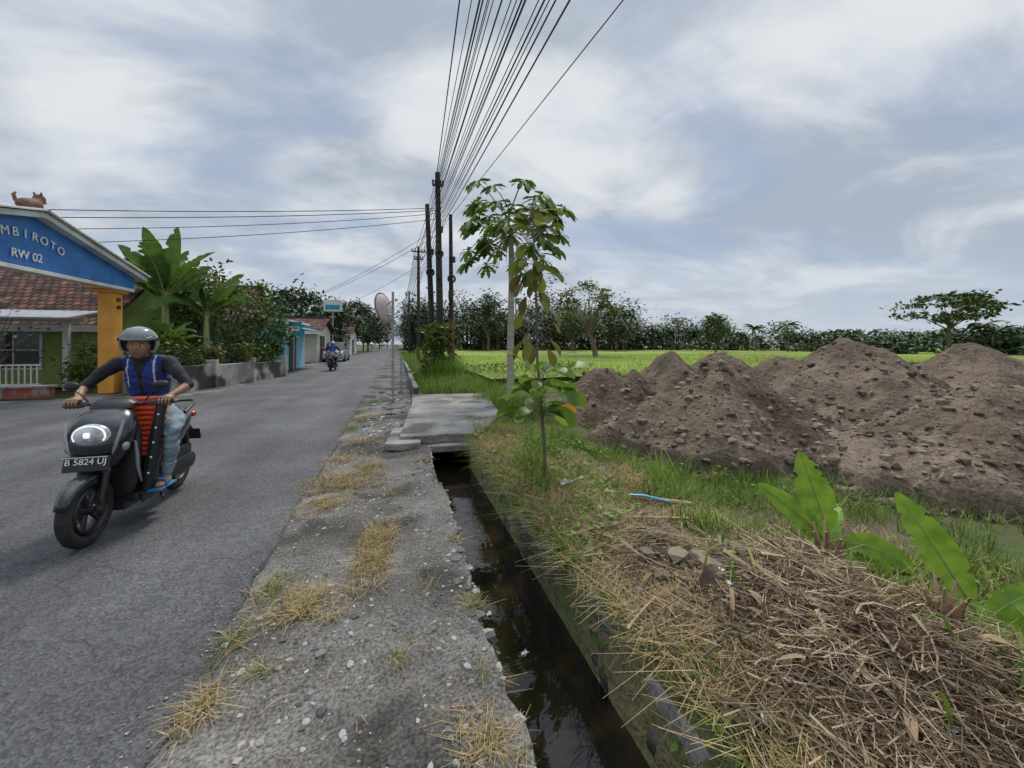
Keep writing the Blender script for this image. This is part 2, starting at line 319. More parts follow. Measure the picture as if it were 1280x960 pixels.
def leafstrip(base,d,length,width,droop=.5,segs=7,up=(0,0,1),fold=.15,shape=.9,petiole=0.,tear=0.,pleat=0.,wav=.10):
    base=np.array(base,float);d=np.array(d,float);d/=np.linalg.norm(d)
    L=[];p=base.copy();dirv=d.copy();step=length/segs;ph=random.random()*6;zl=zr=0.
    for i in range(segs+1):
        t=i/segs
        s=np.cross(dirv,up);s/=(np.linalg.norm(s)+1e-6);nrm=np.cross(s,dirv)
        if t<petiole: w=width*.04
        else:
            q=(t-petiole)/(1-petiole);w=width*.5*(max(math.sin(math.pi*q**shape),0)**.65)+.002
        wl=wr=w
        if pleat:
            wl*=1-(tear if random.random()<.12 else .04*random.random());wr*=1-(tear if random.random()<.12 else .04*random.random())
            zl=.6*zl+random.gauss(0,pleat)*w;zr=.6*zr+random.gauss(0,pleat)*w;z=wav*w*math.sin(t*11+ph)
            L+=[p-s*wl+nrm*(wl*fold+z+zl),p.copy(),p+s*wr+nrm*(wr*fold+z*.8+zr)]
        else:
            if tear: wl=wr=w*(1-random.random()*tear)
            L+= [p-s*wl+nrm*wl*fold,p.copy(),p+s*wr+nrm*wr*fold]
        dirv=dirv+np.array([0,0,-1])*droop/segs;dirv/=np.linalg.norm(dirv);p=p+dirv*step
    V=np.array(L);F=[]
    for i in range(segs):
        a=3*i;F+=[(a,a+1,a+4,a+3),(a+1,a+2,a+5,a+4)]
    return V,np.array(F)
def ico_rocks(P,s,flat=.6):
    import bmesh
    bm=bmesh.new();bmesh.ops.create_icosphere(bm,subdivisions=1,radius=1);B=np.array([v.co[:] for v in bm.verts]);T=np.array([[v.index for v in f.verts] for f in bm.faces]);bm.free()
    n=len(P);k=len(B)
    s=np.asarray(s)
    V=B[None]*rng.uniform(.55,1.3,(n,k,1))*(rng.uniform(.6,1.2,(n,1,3))*np.array([1,1,flat]))
    a=rng.uniform(0,6.28,n);c,si=np.cos(a),np.sin(a)
    x=V[...,0]*c[:,None]-V[...,1]*si[:,None];y=V[...,0]*si[:,None]+V[...,1]*c[:,None]
    V=np.stack([x,y,V[...,2]],-1)*s[:,None,None]+P[:,None,:]
    F=(T[None]+(np.arange(n)*k)[:,None,None]).reshape(-1,3)
    return V.reshape(-1,3),F
def tree(name,loc,H,R,trunk_h,lm,n=2500,ls=.13,clumps=40,flat=.7,tr=.12,bm=None,sparse=.33,lean=(0,0),zlow=0):
    e=empty(name,loc);mb=MB();cz=trunk_h+(H-trunk_h)*.5;hz=(H-trunk_h)/2
    top=Vector((lean[0],lean[1],trunk_h+hz*.5))
    mb.tube([(0,0,-.2),(lean[0]*.3+.05,lean[1]*.3,trunk_h*.5),(lean[0]*.7,lean[1]*.7,trunk_h),top],[tr*1.2,tr,tr*.8,tr*.35],8)
    C=[]
    for i in range(clumps):
        v=rng.normal(0,1,3);v/=np.linalg.norm(v);rr=rng.uniform(.45,1)**.6
        c=np.array([lean[0]+v[0]*R*rr,lean[1]+v[1]*R*rr,cz+v[2]*hz*rr]);C.append(c)
        if i%2==0:
            s=Vector((lean[0]*.7,lean[1]*.7,trunk_h*(.75+.25*rng.random())))
            mid=s.lerp(Vector(c),.5)+Vector((0,0,.12*R));mb.tube([s,mid,Vector(c)],[tr*.45,tr*.25,tr*.07],5)
    C=np.array(C);idx=rng.integers(0,clumps,n);sz=rng.uniform(.5,1.2,clumps)[idx]
    P=C[idx]+rng.normal(0,1,(n,3))*np.array([1,1,flat])*(R*sparse*sz)[:,None]
    mb.obj('trunk',bm or M['bark'],e)
    V,F=leafquads(P,ls);npmesh('crown',V,F,lm,parent=e)
    return e
# ------------------------------------------------------------------ terrain
def hbank(x,y):
    z=.06+.08*fbm(x*1.3,y*1.3,2)+.10*np.exp(-((x-2.0)**2/.5+(y-1.3)**2/.8))+.03*fbm(x*6,y*6,12,3)
    z=z*(1-sstep(2.2,3.3,x))+(-.30+.05*fbm(x*.8,y*.8,5)+.03*fbm(x*4,y*4,9))*sstep(2.2,3.3,x)
    return z
def hground(x,y):
    x=np.asarray(x,float);y=np.asarray(y,float)
    zl=np.full(x.shape,-.06)
    z=np.where(x<.47,zl,hbank(x,y))
    z=np.where((x>.47)&(x<1.08)&(y<11.4),-.7,z)
    z=np.where((x>=.47)&(x<=1.1)&(y>=11.4),-.02,z)
    return z
xs=np.concatenate([[-900,-300,-100,-40,-20,-10,-6,-3,-1,.462,.476,1.074,1.086],np.arange(1.18,18,.13),[19,21,25,32,45,70,120,250,600,1200]])
ys=np.concatenate([[-300,-60,-20],np.arange(-6,17,.14),[18,20,24,30,45,70,120,250,600,1500]])
V,F=grid(xs,ys,hground);npmesh('ground',V,F,M['grassground'],True)
def redge(y): return -.87+.06*fbm(y*1.3,y*0+3,4,4)+.025*fbm(y*7,y*0,8,2)
ysr=np.concatenate([np.arange(-8,30,.07),np.arange(30,400,4)])
rows=[]
for y in ysr:
    r=float(redge(np.array(y))) if y<60 else -.87
    rows.append([(-5.3,y,-.002),(-4,y,.01),(-3,y,.015),(-2,y,.01),(-1.2,y,.004),(r-.03,y,.0),(r,y,-.01),(r+.012,y,-.06)])
R_=np.array(rows);n=R_.shape[1];J,I=np.meshgrid(np.arange(len(rows)-1),np.arange(n-1),indexing='ij');a=(J*n+I).ravel()
npmesh('road',R_.reshape(-1,3),np.stack([a,a+1,a+n+1,a+n],-1),M['asphalt'],True)
V,F=grid(np.array([-60,-20,-12,-8,-5.295]),np.array([7.0,8.5,11,13.2,13.9]),lambda x,y:-.012+0*x);npmesh('side_road',V,F,M['asphalt'],True)
V,F=grid(np.linspace(-9,-5.3,12),np.linspace(13.9,60,80),lambda x,y:-.02+.03*fbm(x,y,8));npmesh('roadside_dirt',V,F,M['gravel'],True)
V,F=grid(np.linspace(-60,-5.3,12),np.linspace(-8,7,8),lambda x,y:-.02+.01*fbm(x,y,8));npmesh('roadside_dirt.001',V,F,M['gravel'],True)
def hsh(x,y): return -.022+.030*fbm(x*2.2,y*2.2,1,4)+.016*fbm(x*11,y*11,3,3)+.035*np.exp(-((x-.25)**2)/.05)*vnoise(x*2,y*1.5,6)
def ledge(y): return .475+.055*fbm(y*1.7,y*0+2,14,4)+.02*fbm(y*9,y*0,15,2)
V,F=grid(np.arange(-.9,.4701,.027),np.arange(-3,14,.03),hsh)
t_=np.clip((V[:,0]-.1)/.37,0,1);V[:,0]+=t_*(ledge(V[:,1])-.47);V[:,2]-=.05*(t_>.999);npmesh('gravel_shoulder',V,F,M['gravel'],True)
V,F=grid(np.linspace(-.9,.9,14),np.arange(14,120,.5),lambda x,y:-.02+.02*fbm(x*2,y*2,1));npmesh('gravel_shoulder.001',V,F,M['gravel'],True)
def wall_face(name,side):
    yy=np.arange(-4,11.4,.05);rows=[]
    for y in yy:
        e=float(ledge(np.array(y))) if side<0 else 1.085+.03*float(fbm(np.array(y*3.),np.array(1.),8))
        s=-side
        t=.04+.035*float(fbm(np.array(y*2.),np.array(0.),7))
        prof=[(e+.17,t),(e+.05,t+.003),(e+.005,t-.004),(e-.005,t-.03)]
        if side<0: t=-.045;prof=[(e-.12,t-.03),(e-.05,t-.02),(e,t+.0),(e+.008,t-.03)]
        for q in (-.1,-.16,-.22,-.3,-.45,-.7): prof.append((e+.02*s*float(fbm(np.array(y*5.),np.array(q*9),3+side)),q))
        rows.append([(p[0],y,p[1]) for p in prof])
    R_=np.array(rows);n=R_.shape[1];J,I=np.meshgrid(np.arange(len(rows)-1),np.arange(n-1),indexing='ij');a=(J*n+I).ravel()
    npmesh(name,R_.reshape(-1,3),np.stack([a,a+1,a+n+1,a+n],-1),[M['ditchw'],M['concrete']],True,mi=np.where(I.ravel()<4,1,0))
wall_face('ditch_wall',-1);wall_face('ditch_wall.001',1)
V,F=grid(np.array([.40,.8,1.13]),np.array([-4.,4,11.4]),lambda x,y:-.37+0*x);npmesh('ditch_water',V,F,M['water'],True)
e=empty('concrete_slab_bridge')
mb=MB()
def slab(poly,z0,z1,mi=0):
    mb.rings([[Vector((p[0],p[1],z0)) for p in poly],[Vector((p[0],p[1],z1)) for p in poly]],mi)
slab([(.05,6.2),(.45,6.12),(.75,6.17),(1.05,6.08),(1.3,6.14),(1.6,6.8),(2.0,7.7),(2.2,9.3),(2.45,10.9),(1.4,11.1),(.42,11.2),(.36,9.6),(.25,8.5),(.15,7.3)],-.01,.13)
slab([(-.16,6.0),(.08,5.92),(.35,5.96),(.43,7.0),(.2,7.12),(-.05,7.1)],-.03,.075)
slab([(.35,6.04),(1.2,5.97),(1.22,6.2),(.36,6.2)],-.12,-.012)
o=mb.obj('deck',M['concrete'],e,smooth=False,bevel=.02)
n=8500;P=np.stack([rng.uniform(-.88,.46,n),-.5+12*rng.random(n)**1.7,np.zeros(n)],-1)
keep=vnoise(P[:,0]*2.5,P[:,1]*1.6,11)>.33;P=P[keep];P[:,2]=hsh(P[:,0],P[:,1])-.001
s=.004+.016*rng.random(len(P))**4
P2=np.stack([rng.uniform(-.55,.4,110),rng.uniform(1,7,110),np.zeros(110)],-1);P2[:,2]=hsh(P2[:,0],P2[:,1])+.002
V,F=ico_rocks(np.concatenate([P,P2]),np.concatenate([s,.012+.022*rng.random(110)**2]));npmesh('gravel_stones',V,F,M['stone'])
n=900;P=np.stack([-.88-.25*rng.random(n)**2,-1+12*rng.random(n),np.full(n,.006)],-1);V,F=ico_rocks(P,.003+.004*rng.random(n));npmesh('gravel_stones.001',V,F,M['stone'])
n=200;P=np.stack([rng.uniform(-.6,.35,n),rng.uniform(6.8,14,n),np.full(n,-.01)],-1);V,F=ico_rocks(P,.015+.075*rng.random(n)**2,.5);npmesh('concrete_rubble',V,F,M['stone'])
n=140;y=rng.uniform(.9,6,n);P=np.stack([ledge(y)-rng.uniform(-.01,.09,n),y,np.full(n,-.02)],-1);V,F=ico_rocks(P,.012+.035*rng.random(n)**2,.5);npmesh('concrete_rubble.001',V,F,M['stone'])
mb=MB();mb.box((.55,14.5,.12),(.14,6,.32));mb.box((.62,24,.1),(.14,9,.3));mb.obj('low_kerb_wall',M['concrete'],smooth=False,bevel=.015)
# ------------------------------------------------------------------ soil mounds
def mound(cx,cy,rx,ry,H,seed,ang=0.,n_clod=350,cliff=0.):
    e=empty('soil_mound',(cx,cy,0));nr,na=110,240
    r=np.linspace(0,1.25,nr);a=np.linspace(0,2*np.pi,na,endpoint=False);A,Rr=np.meshgrid(a,r)
    def hf(X,Y):
        c,s=math.cos(ang),math.sin(ang);U=(X*c+Y*s)/rx;W=(-X*s+Y*c)/ry
        d=np.sqrt(U*U+W*W)
        th=np.arctan2(W,U)
        d=d*(1+.22*fbm(np.cos(th)*1.8+5,np.sin(th)*1.8+5,seed,3))
        h=H*(1.12-np.sqrt(d*d+.018))
        h=h+.24*H*fbm(X*.8+cx,Y*.8+cy,seed+2,2)*np.clip(1.2-d,0,1)+.13*fbm(X*1.9,Y*1.9,seed+7,2)+.045*fbm(X*5,Y*5,seed+1,3)
        h=h-.09*np.abs(fbm(X*2+1,Y*2,seed+4,2))+.028*fbm(X*15,Y*15,seed,3)
        if cliff: h=h-.12+cliff*sstep(-.03,.04,h-.12)
        return -.34+np.maximum(h,-.2)
    X=Rr*rx*np.cos(A);Y=Rr*ry*np.sin(A);c,s=math.cos(ang),math.sin(ang);X,Y=X*c-Y*s,X*s+Y*c
    Z=hf(X,Y);V=np.stack([X,Y,Z],-1).reshape(-1,3)
    J,I=np.meshgrid(np.arange(nr-1),np.arange(na),indexing='ij');I2=(I+1)%na
    F=np.stack([J*na+I,J*na+I2,(J+1)*na+I2,(J+1)*na+I],-1).reshape(-1,4)[:, ::-1]
    npmesh('heap',V,F,M['soil'],True,parent=e)
    n=n_clod;aa=rng.uniform(0,2*np.pi,n);rr=rng.random(n)**.45*1.04
    X=rr*rx*np.cos(aa);Y=rr*ry*np.sin(aa);X,Y=X*c-Y*s,X*s+Y*c
    P=np.stack([X,Y,np.maximum(hf(X,Y),-.3)+.002],-1)
    V,F=ico_rocks(P,.007+.09*rng.random(n)**6,.75);npmesh('clods',V,F,M['clod'],parent=e)
mound(5.6,5.95,2.25,1.8,1.42,1,.35,2400,.24)
mound(9.4,6.2,2.7,2.3,1.95,2,.6,2000)
mound(8.2,3.6,3.0,1.5,1.22,3,.05,3000,.24)
mound(11.6,3.4,2.5,1.6,1.2,13,.1,1200,.15)
mound(14.8,6.8,3.2,2.4,2.0,4,.1,800)
mound(4.9,8.7,1.3,1.3,1.4,5,0,400)
mound(8.6,11.2,1.8,1.4,1.5,6,0,300)
mound(11.5,12.7,1.6,1.4,1.6,7,0,200)
mound(15.0,12.5,2.2,1.7,1.55,8,0,200)
mound(6.4,9.8,1.0,.8,1.05,9,0,300)
mound(20.5,10,2.6,2.0,1.6,11,.3,200)
# ------------------------------------------------------------------ rice fields
V,F=grid(np.concatenate([np.arange(4,40,.6),np.arange(40,400,12)]),np.concatenate([np.arange(17,50,.5),np.arange(50,260,6)]),lambda x,y:-.02+.05*fbm(x*1.5,y*1.5,3)-.25*((np.abs((y-33)%22)<.8)*1.0));npmesh('rice_field',V,F,M['rice'],True)
V,F=grid(np.arange(24,260,3.),np.arange(-40,17,1.5),lambda x,y:-.02+.04*fbm(x,y,3));npmesh('rice_field.001',V,F,M['rice'],True)
n=24000;d=15+30*rng.random(n)**1.5;P=np.stack([4+44*rng.random(n),17+(d-15)*1.1,np.full(n,-.15)],-1)
V,F=blades(P,.45,.03,.5);npmesh('rice_plants',V,F,M['ricebl'])
n=7000;P=np.stack([rng.uniform(3.2,20,n),rng.uniform(12,17.5,n),np.full(n,-.32)],-1);V,F=blades(P,.28,.018,.7);npmesh('rice_plants.001',V,F,M['ricebl'])
n=9000;P=np.stack([rng.uniform(17,40,n),rng.uniform(1,17,n),np.full(n,-.3)],-1);V,F=blades(P,.36,.026,.6);npmesh('rice_plants.002',V,F,M['ricebl'])
# ------------------------------------------------------------------ bank grass & straw
def scatter(n,x0,x1,y0,y1,thr=0.,f=1.5,seed=0):
    x=rng.uniform(x0,x1,n);y=rng.uniform(y0,y1,n);k=vnoise(x*f,y*f,seed)>thr;x=x[k];y=y[k]
    return np.stack([x,y,hground(x,y)-.01],-1)
parts=[]
P=scatter(9000,1.2,3.3,2.6,7.5,.46,1.6,3);parts.append(blades(P,.16,.007,.9))
P=scatter(10000,2.6,7,.4,5.2,.26,1.2,5);parts.append(blades(P,.24,.010,.6))
P=scatter(6000,1.3,3.3,3.0,6,.58,1.6,8);parts.append(blades(P,.36,.010,.8))
P=scatter(7000,1.9,5,5.5,13,.35,1.2,6);parts.append(blades(P,.26,.010,.8))
P=scatter(5500,2.0,3.4,.2,2.6,.55,2.4,9);P[:,2]+=.08;parts.append(blades(P,.24,.009,.8))
P=np.stack([rng.uniform(1.06,1.3,2200),rng.uniform(2.4,6.1,2200),np.full(2200,.02)],-1);parts.append(blades(P,.2,.008,1.6))
P=scatter(1200,1.09,1.5,.5,2.4,.5,3,17);parts.append(blades(P,.14,.006,1.3))
P=scatter(7000,5.5,14,-.5,3.6,.2,.8,4);parts.append(blades(P,.24,.012,.7))
P=scatter(3500,11,20,2,12,.3,.8,4);parts.append(blades(P,.28,.016,.7))
P=scatter(3000,9.5,14,7.5,12,.2,.8,4);parts.append(blades(P,.3,.014,.7))
V,F=cat(parts);npmesh('grass',V,F,M['grass'])
parts=[]
P=scatter(15000,1.15,3.0,2.3,6.5,.30,1.7,21);parts.append(blades(P,.17,.005,1.3))
P=scatter(9000,1.10,1.7,.4,5.8,.15,2,22);parts.append(blades(P,.18,.0045,1.7))
P=scatter(4500,2.4,5.0,.4,4.5,.45,1.5,23);parts.append(blades(P,.2,.007,1.2))
V,F=cat(parts);npmesh('dry_grass',V,F,M['dry'])
n=1300;P=np.stack([1.07+.12*rng.random(n),rng.uniform(.5,5.8,n),rng.uniform(-.08,.09,n)],-1);P=P[vnoise(P[:,1]*2.5,P[:,1]*0,51)>.35];n=len(P);D=rng.normal(0,.5,(n,3));D[:,0]-=.5;D[:,2]-=.9;V,F=sticks(P,D,rng.uniform(.08,.26,n),np.full(n,.0016),.2);npmesh('hanging_roots',V,F,M['straw'])
parts=[];n=7000;y=11.5+55*rng.random(n)**1.6;P=np.stack([rng.uniform(.75,3.2,n),y,np.full(n,-.05)],-1);parts.append(blades(P,.55,.024,.6))
n=2500;P=np.stack([rng.uniform(1.3,2.8,n),rng.uniform(16.5,22,n),np.full(n,0)],-1);parts.append(blades(P,1.1,.03,.6))
n=1800;P=np.stack([rng.uniform(2.1,3.1,n),rng.uniform(7.5,11.5,n),np.full(n,0)],-1);parts.append(blades(P,.4,.014,.8))
V,F=cat(parts);npmesh('roadside_grass',V,F,M['grass'])
tp=[];td=[]
for (x,y,r,nn,g) in [(-.55,4.74,.32,1300,0),(-.62,4.1,.2,500,0),(-.3,5.2,.2,500,0),(-.16,2.94,.19,620,0),(-.12,3.3,.18,500,0),(-.49,2.55,.18,600,0),(-.74,2.8,.10,200,2),(-.8,2.35,.07,130,2),(-.76,1.95,.08,190,0),(-.6,2.1,.05,60,2),(.33,1.45,.12,420,0),(.38,1.8,.08,200,2),(.42,2.3,.06,110,2),(.4,1.2,.1,200,2),(-.7,5.6,.25,400,0),(-.5,6.6,.25,400,0),(-.75,7.7,.2,260,1),(-.8,9.5,.2,240,1),(.44,3.1,.05,80,2),(.4,3.9,.05,70,2),(0,2.0,.07,60,2),(.2,2.5,.05,40,2),(-.05,4.2,.1,100,2),(.3,5.3,.08,120,0),(-.65,8.6,.3,500,0),(-.6,11,.3,400,1)]:
    a=rng.uniform(0,6.28,nn);rr=r*rng.random(nn)**.7*(1+.5*np.sin(a*2+x*9));P=np.stack([x+rr*np.cos(a),y+1.4*rr*np.sin(a),np.full(nn,-.02)],-1)
    if g==1: tp.append(blades(P,.085,.0035,1.7))
    elif g==2: tp.append(blades(P[:nn//2],.06,.0035,1.7));td.append(blades(P[nn//2:],.07,.003,1.9))
    else: td.append(blades(P,.085,.0035,1.7));tp.append(blades(P[:nn//6],.06,.004,1.2))
V,F=cat(tp);npmesh('grass_tufts',V,F,M['grass']);V,F=cat(td);npmesh('dry_grass_tufts',V,F,M['dry'])
n=420;P=np.stack([rng.uniform(-.85,.45,n),rng.uniform(.9,6,n),np.full(n,.0)],-1);D=rng.normal(0,1,(n,3));D[:,2]*=.06;V,F=sticks(P,D,rng.uniform(.03,.16,n),np.full(n,.0013),.15);npmesh('straw_litter',V,F,M['straw'])
def core(x,y): return hground(x,y)+.014+.16*np.exp(-((x-2.05)**2/.35+(y-1.3)**2/.45))+.09*np.exp(-((x-1.8)**2/.12+(y-2.3)**2/.2))+.16*fbm(x*3.6,y*3.6,3,3)*np.exp(-((x-2.05)**2/.5+(y-1.5)**2/1.0))
V,F=grid(np.arange(1.13,3.4,.03),np.arange(.0,3.2,.03),core);npmesh('compost_mound',V,F,M['bank'],True)
parts=[]
def strawp(n,cx,cy,sx,sy,l0,l1,r0,r1,ang,sp,zt=.04,thr=.38,tilt=.25):
    x=rng.normal(cx,sx,n);y=rng.normal(cy,sy,n);k=(x>1.16)&(x<3.6)&(vnoise(x*3.2,y*3.2,41)>thr);x=x[k];y=y[k];n=len(x)
    z=core(x,y)+zt*rng.random(n)+.004
    a=ang+2.4*fbm(x*2.4,y*2.4,44,2)+rng.normal(0,sp,n);D=np.stack([np.cos(a),np.sin(a),rng.normal(0,tilt,n)],-1)
    parts.append(sticks(np.stack([x,y,z],-1),D,rng.uniform(l0,l1,n),r0+(r1-r0)*rng.random(n)**2,.18))
strawp(2600,1.85,2.4,.32,.38,.12,.5,.0012,.0034,.1,.5,.06,.26)
strawp(4200,2.05,1.35,.45,.5,.06,.36,.0013,.0045,-.6,.9,.06,.34,.28)
strawp(2800,1.6,1.0,.3,.42,.06,.34,.0013,.0045,.9,.8,.05,.33,.22)
strawp(1600,2.7,1.2,.45,.45,.08,.36,.0013,.004,0,1.,.05,.40)
strawp(320,2.1,1.4,.42,.5,.06,.24,.006,.012,-.5,1.2,.06,.3,.4)
strawp(1100,1.5,3.4,.25,.8,.08,.3,.001,.0025,.3,1,.04)
V,F=cat(parts);npmesh('straw_heap',V,F,M['straw'])
n=9000;x=rng.normal(1.9,.5,n);y=rng.normal(1.4,.65,n);k=(x>1.14)&(x<3.3);x=x[k];y=y[k];P=np.stack([x,y,core(x,y)+.005],-1);D=rng.normal(0,1,(len(x),3));D[:,2]*=.4;V,F=sticks(P,D,rng.uniform(.015,.07,len(x)),rng.uniform(.001,.005,len(x)));npmesh('straw_chaff',V,F,M['husk'])
n=200;P=np.stack([rng.normal(1.95,.4,n),rng.normal(1.75,.5,n),np.zeros(n)],-1);P=P[P[:,0]>1.2];P[:,2]=core(P[:,0],P[:,1])+.008;V,F=ico_rocks(P,.010+.075*rng.random(len(P))**2.4,.7);npmesh('rubble_stones',V,F,M['clod'])
n=260;P=np.stack([rng.uniform(1.12,2.0,n),rng.uniform(.5,5.5,n),np.zeros(n)],-1);P[:,2]=hground(P[:,0],P[:,1])+.025;V,F=ico_rocks(P,.008+.05*rng.random(n)**2.2,.7);npmesh('rubble_stones.001',V,F,M['stone'])
mb=MB()
for (x,y,sx_,sy_,r) in [(1.62,1.72,.14,.10,.4),(1.98,2.02,.18,.12,.9),(1.75,2.0,.1,.08,.2),(2.25,1.95,.12,.12,.6)]:
    V0=len(mb.v);mb.box((x,y,float(core(np.array(x),np.array(y)))+.012),(sx_,sy_,.08),0,(.25,.18,r))
    for q in range(V0,len(mb.v)): a,b_,c=mb.v[q];mb.v[q]=(a+random.uniform(-.025,.025),b_+random.uniform(-.025,.025),c+random.uniform(-.02,.02))
mb.obj('broken_concrete_chunks',M['clod'],smooth=False,bevel=.012)
parts=[]
for i in range(130):
    x=rng.normal(2.2,.48);y=rng.normal(1.4,.48);a=rng.uniform(0,6.28)
    if x<1.3: continue
    z=float(core(x,y))+.02
    parts.append(leafstrip((x,y,z),(math.cos(a),math.sin(a),rng.uniform(0,.8)),rng.uniform(.06,.24),rng.uniform(.015,.05),1.4,6,fold=.6,tear=.4))
V,F=cat(parts);npmesh('dried_banana_sheaths',V,F,M['husk'])
mb=MB()
for (x,y,h,r) in [(2.28,1.62,.2,.05),(2.45,1.42,.16,.045),(2.05,1.75,.13,.04),(2.62,1.05,.17,.055),(2.2,1.1,.14,.05),(2.4,.95,.15,.05)]:
    z=float(core(x,y))-.03
    for k in range(7):
        a=k*.9;dx,dy=r*math.cos(a),r*math.sin(a);mb.tube([(x+dx*.8,y+dy*.8,z),(x+dx,y+dy,z+h*.6),(x+dx*1.5,y+dy*1.5,z+h*random.uniform(.8,1.3))],[r*.45,r*.4,r*.15],6,0,True,.4)
mb.obj('cut_banana_stumps',M['husk'])
parts=[]
def scrap(x,y,z,s):
    g=4;X,Y=np.meshgrid(np.linspace(-1,1,g),np.linspace(-1,1,g));Z=rng.uniform(-.35,.35,X.shape);a=rng.uniform(0,6.28)
    V=np.stack([X*math.cos(a)-Y*math.sin(a)*.7,X*math.sin(a)+Y*math.cos(a)*.7,Z],-1).reshape(-1,3)*s+np.array([x,y,z])
    V+=rng.normal(0,s*.12,V.shape);i=np.arange(g-1);I,J=np.meshgrid(i,i);q=(J*g+I).ravel();return V,np.stack([q,q+1,q+g+1,q+g],-1)
for i in range(40):
    x=rng.uniform(-.8,.42);y=rng.uniform(1.2,7);parts.append(scrap(x,y,.01,rng.uniform(.004,.010)))
for i in range(44):
    x=rng.uniform(1.2,2.6);y=rng.uniform(.8,5);parts.append(scrap(x,y,float(core(x,y) if y<3 else hground(x,y))+.04,rng.uniform(.006,.022)))
parts.append(scrap(1.6,3.6,.16,.06));parts.append(scrap(1.4,3.2,.12,.035));parts.append(scrap(.75,2.3,-.365,.025));parts.append(scrap(.62,2.7,-.365,.02))
V,F=cat(parts);npmesh('plastic_litter',V,F,M['plwhite'])
mb=MB();mb.tube([(1.95,3.05,.19),(2.05,2.97,.20),(2.22,2.86,.17)],.011,8);mb.obj('blue_pipe',M['blueplastic'])
mb=MB();mb.tube([(1.98,3.12,.15),(2.35,2.75,.18)],.02,8);mb.tube([(1.5,2.9,.12),(2.1,2.5,.2)],.010,7);mb.tube([(1.35,2.5,.12),(1.6,1.95,.17)],.010,7);mb.tube([(2.4,1.9,.1),(2.8,1.55,.2)],.015,8);mb.obj('fallen_branch',M['straw'])
mb=MB();mb.sphere((1.33,1.98,.1),(.022,.022,.016));mb.obj('blue_bottle_cap',M['blueplastic'])
# ------------------------------------------------------------------ banana plants
def bananaplant(name,loc,stemh,stemr,leaves,lm,tear=0.,segs=12,upr=0.,up0=(0,0,1),pleat=.05,smooth=False,fold=.28):
    e=empty(name,loc);mb=MB();mb.tube([(0,0,-.05),(.01,0,stemh*.5),(0,.01,stemh)],[stemr*1.2,stemr,stemr*.55],10);mb.obj('pseudostem',M['banstem'],e)
    parts=[];mb=MB()
    for (az,el,l,w,dr) in leaves:
        d=(math.cos(az)*math.cos(el),math.sin(az)*math.cos(el),math.sin(el))
        up=np.array(up0)+rng.normal(0,upr,3) if upr else np.array(up0)
        V,F=leafstrip((0,0,stemh*.92),d,l,w,dr,segs,up=up,fold=fold,shape=.85,petiole=.14,tear=tear,pleat=pleat);parts.append((V,F))
        st=max(len(V)//3//8,1);idx=list(range(0,len(V)//3,st));mb.tube([Vector(V[3*i+1])-Vector((0,0,w*.012)) for i in idx],[w*.04*(1-.85*i/(len(V)//3)) for i in idx],5)
    V,F=cat(parts);npmesh('leaves',V,F,lm,smooth,parent=e);mb.obj('midribs',M['banstem'],e)
bananaplant('young_banana_plant',(2.50,1.76,.05),.27,.018,[(2.25,.80,.48,.13,.35),(2.2,1.33,.56,.18,.35),(-1.0,.65,.38,.13,1.6),(-.9,.25,.30,.10,1.3),(2.0,.6,.24,.08,.4),(.6,.9,.34,.11,.9)],M['bananay'],tear=.3,segs=40,up0=(-.75,-.5,.42),pleat=.035,smooth=True,fold=.4)
bananaplant('young_banana_plant.001',(2.80,1.26,.0),.12,.018,[(2.18,1.15,.66,.17,.3),(-1.0,.55,.44,.15,1.1),(-1.6,.4,.38,.14,.9),(-.5,.9,.36,.12,.7)],M['bananay'],tear=.35,segs=44,up0=(-.8,-.4,.45),pleat=.035,smooth=True,fold=.4)
parts=[]
for i in range(90):
    x=rng.uniform(1.6,3.4);y=rng.uniform(.7,2.6);a=rng.uniform(0,6.28);e_=rng.uniform(.6,1.4)
    parts.append(leafstrip((x,y,float(core(x,y))+.01),(math.cos(a)*math.cos(e_),math.sin(a)*math.cos(e_),math.sin(e_)),rng.uniform(.2,.45),.010,1.4,8,fold=.3,shape=.4))
for (x,y) in [(2.65,3.6),(2.72,3.65),(2.6,3.55),(3.2,3.9),(3.1,2.2),(3.3,1.9),(3.6,2.6),(4.0,3.0)]:
    for q in range(5):
        a=rng.uniform(0,6.28);parts.append(leafstrip((x,y,float(hground(x,y))),(math.cos(a)*.35,math.sin(a)*.35,1),rng.uniform(.4,.75),.02,1.,8,fold=.3,shape=.4))
V,F=cat(parts);npmesh('reed_grass',V,F,M['grass'],True)
P=scatter(2200,1.12,2.0,2.3,6.0,.40,2.5,31);P[:,2]+=rng.uniform(.02,.15,len(P));V,F=leafquads(P,.03,1.2);npmesh('weeds',V,F,M['sap'])
P=scatter(3000,1.9,4.4,.8,6.0,.5,2.,33);P[:,2]+=rng.uniform(.02,.18,len(P));V,F=leafquads(P,.025,1.);npmesh('weeds.001',V,F,M['grass'])
n=420;P=np.stack([1.06+.1*rng.random(n),.9+4.8*rng.random(n),rng.uniform(-.22,.06,n)],-1);P=P[vnoise(P[:,1]*3,P[:,1]*0,5)>.5];V,F=leafquads(P,.028,.3);npmesh('weeds.002',V,F,M['sap'])
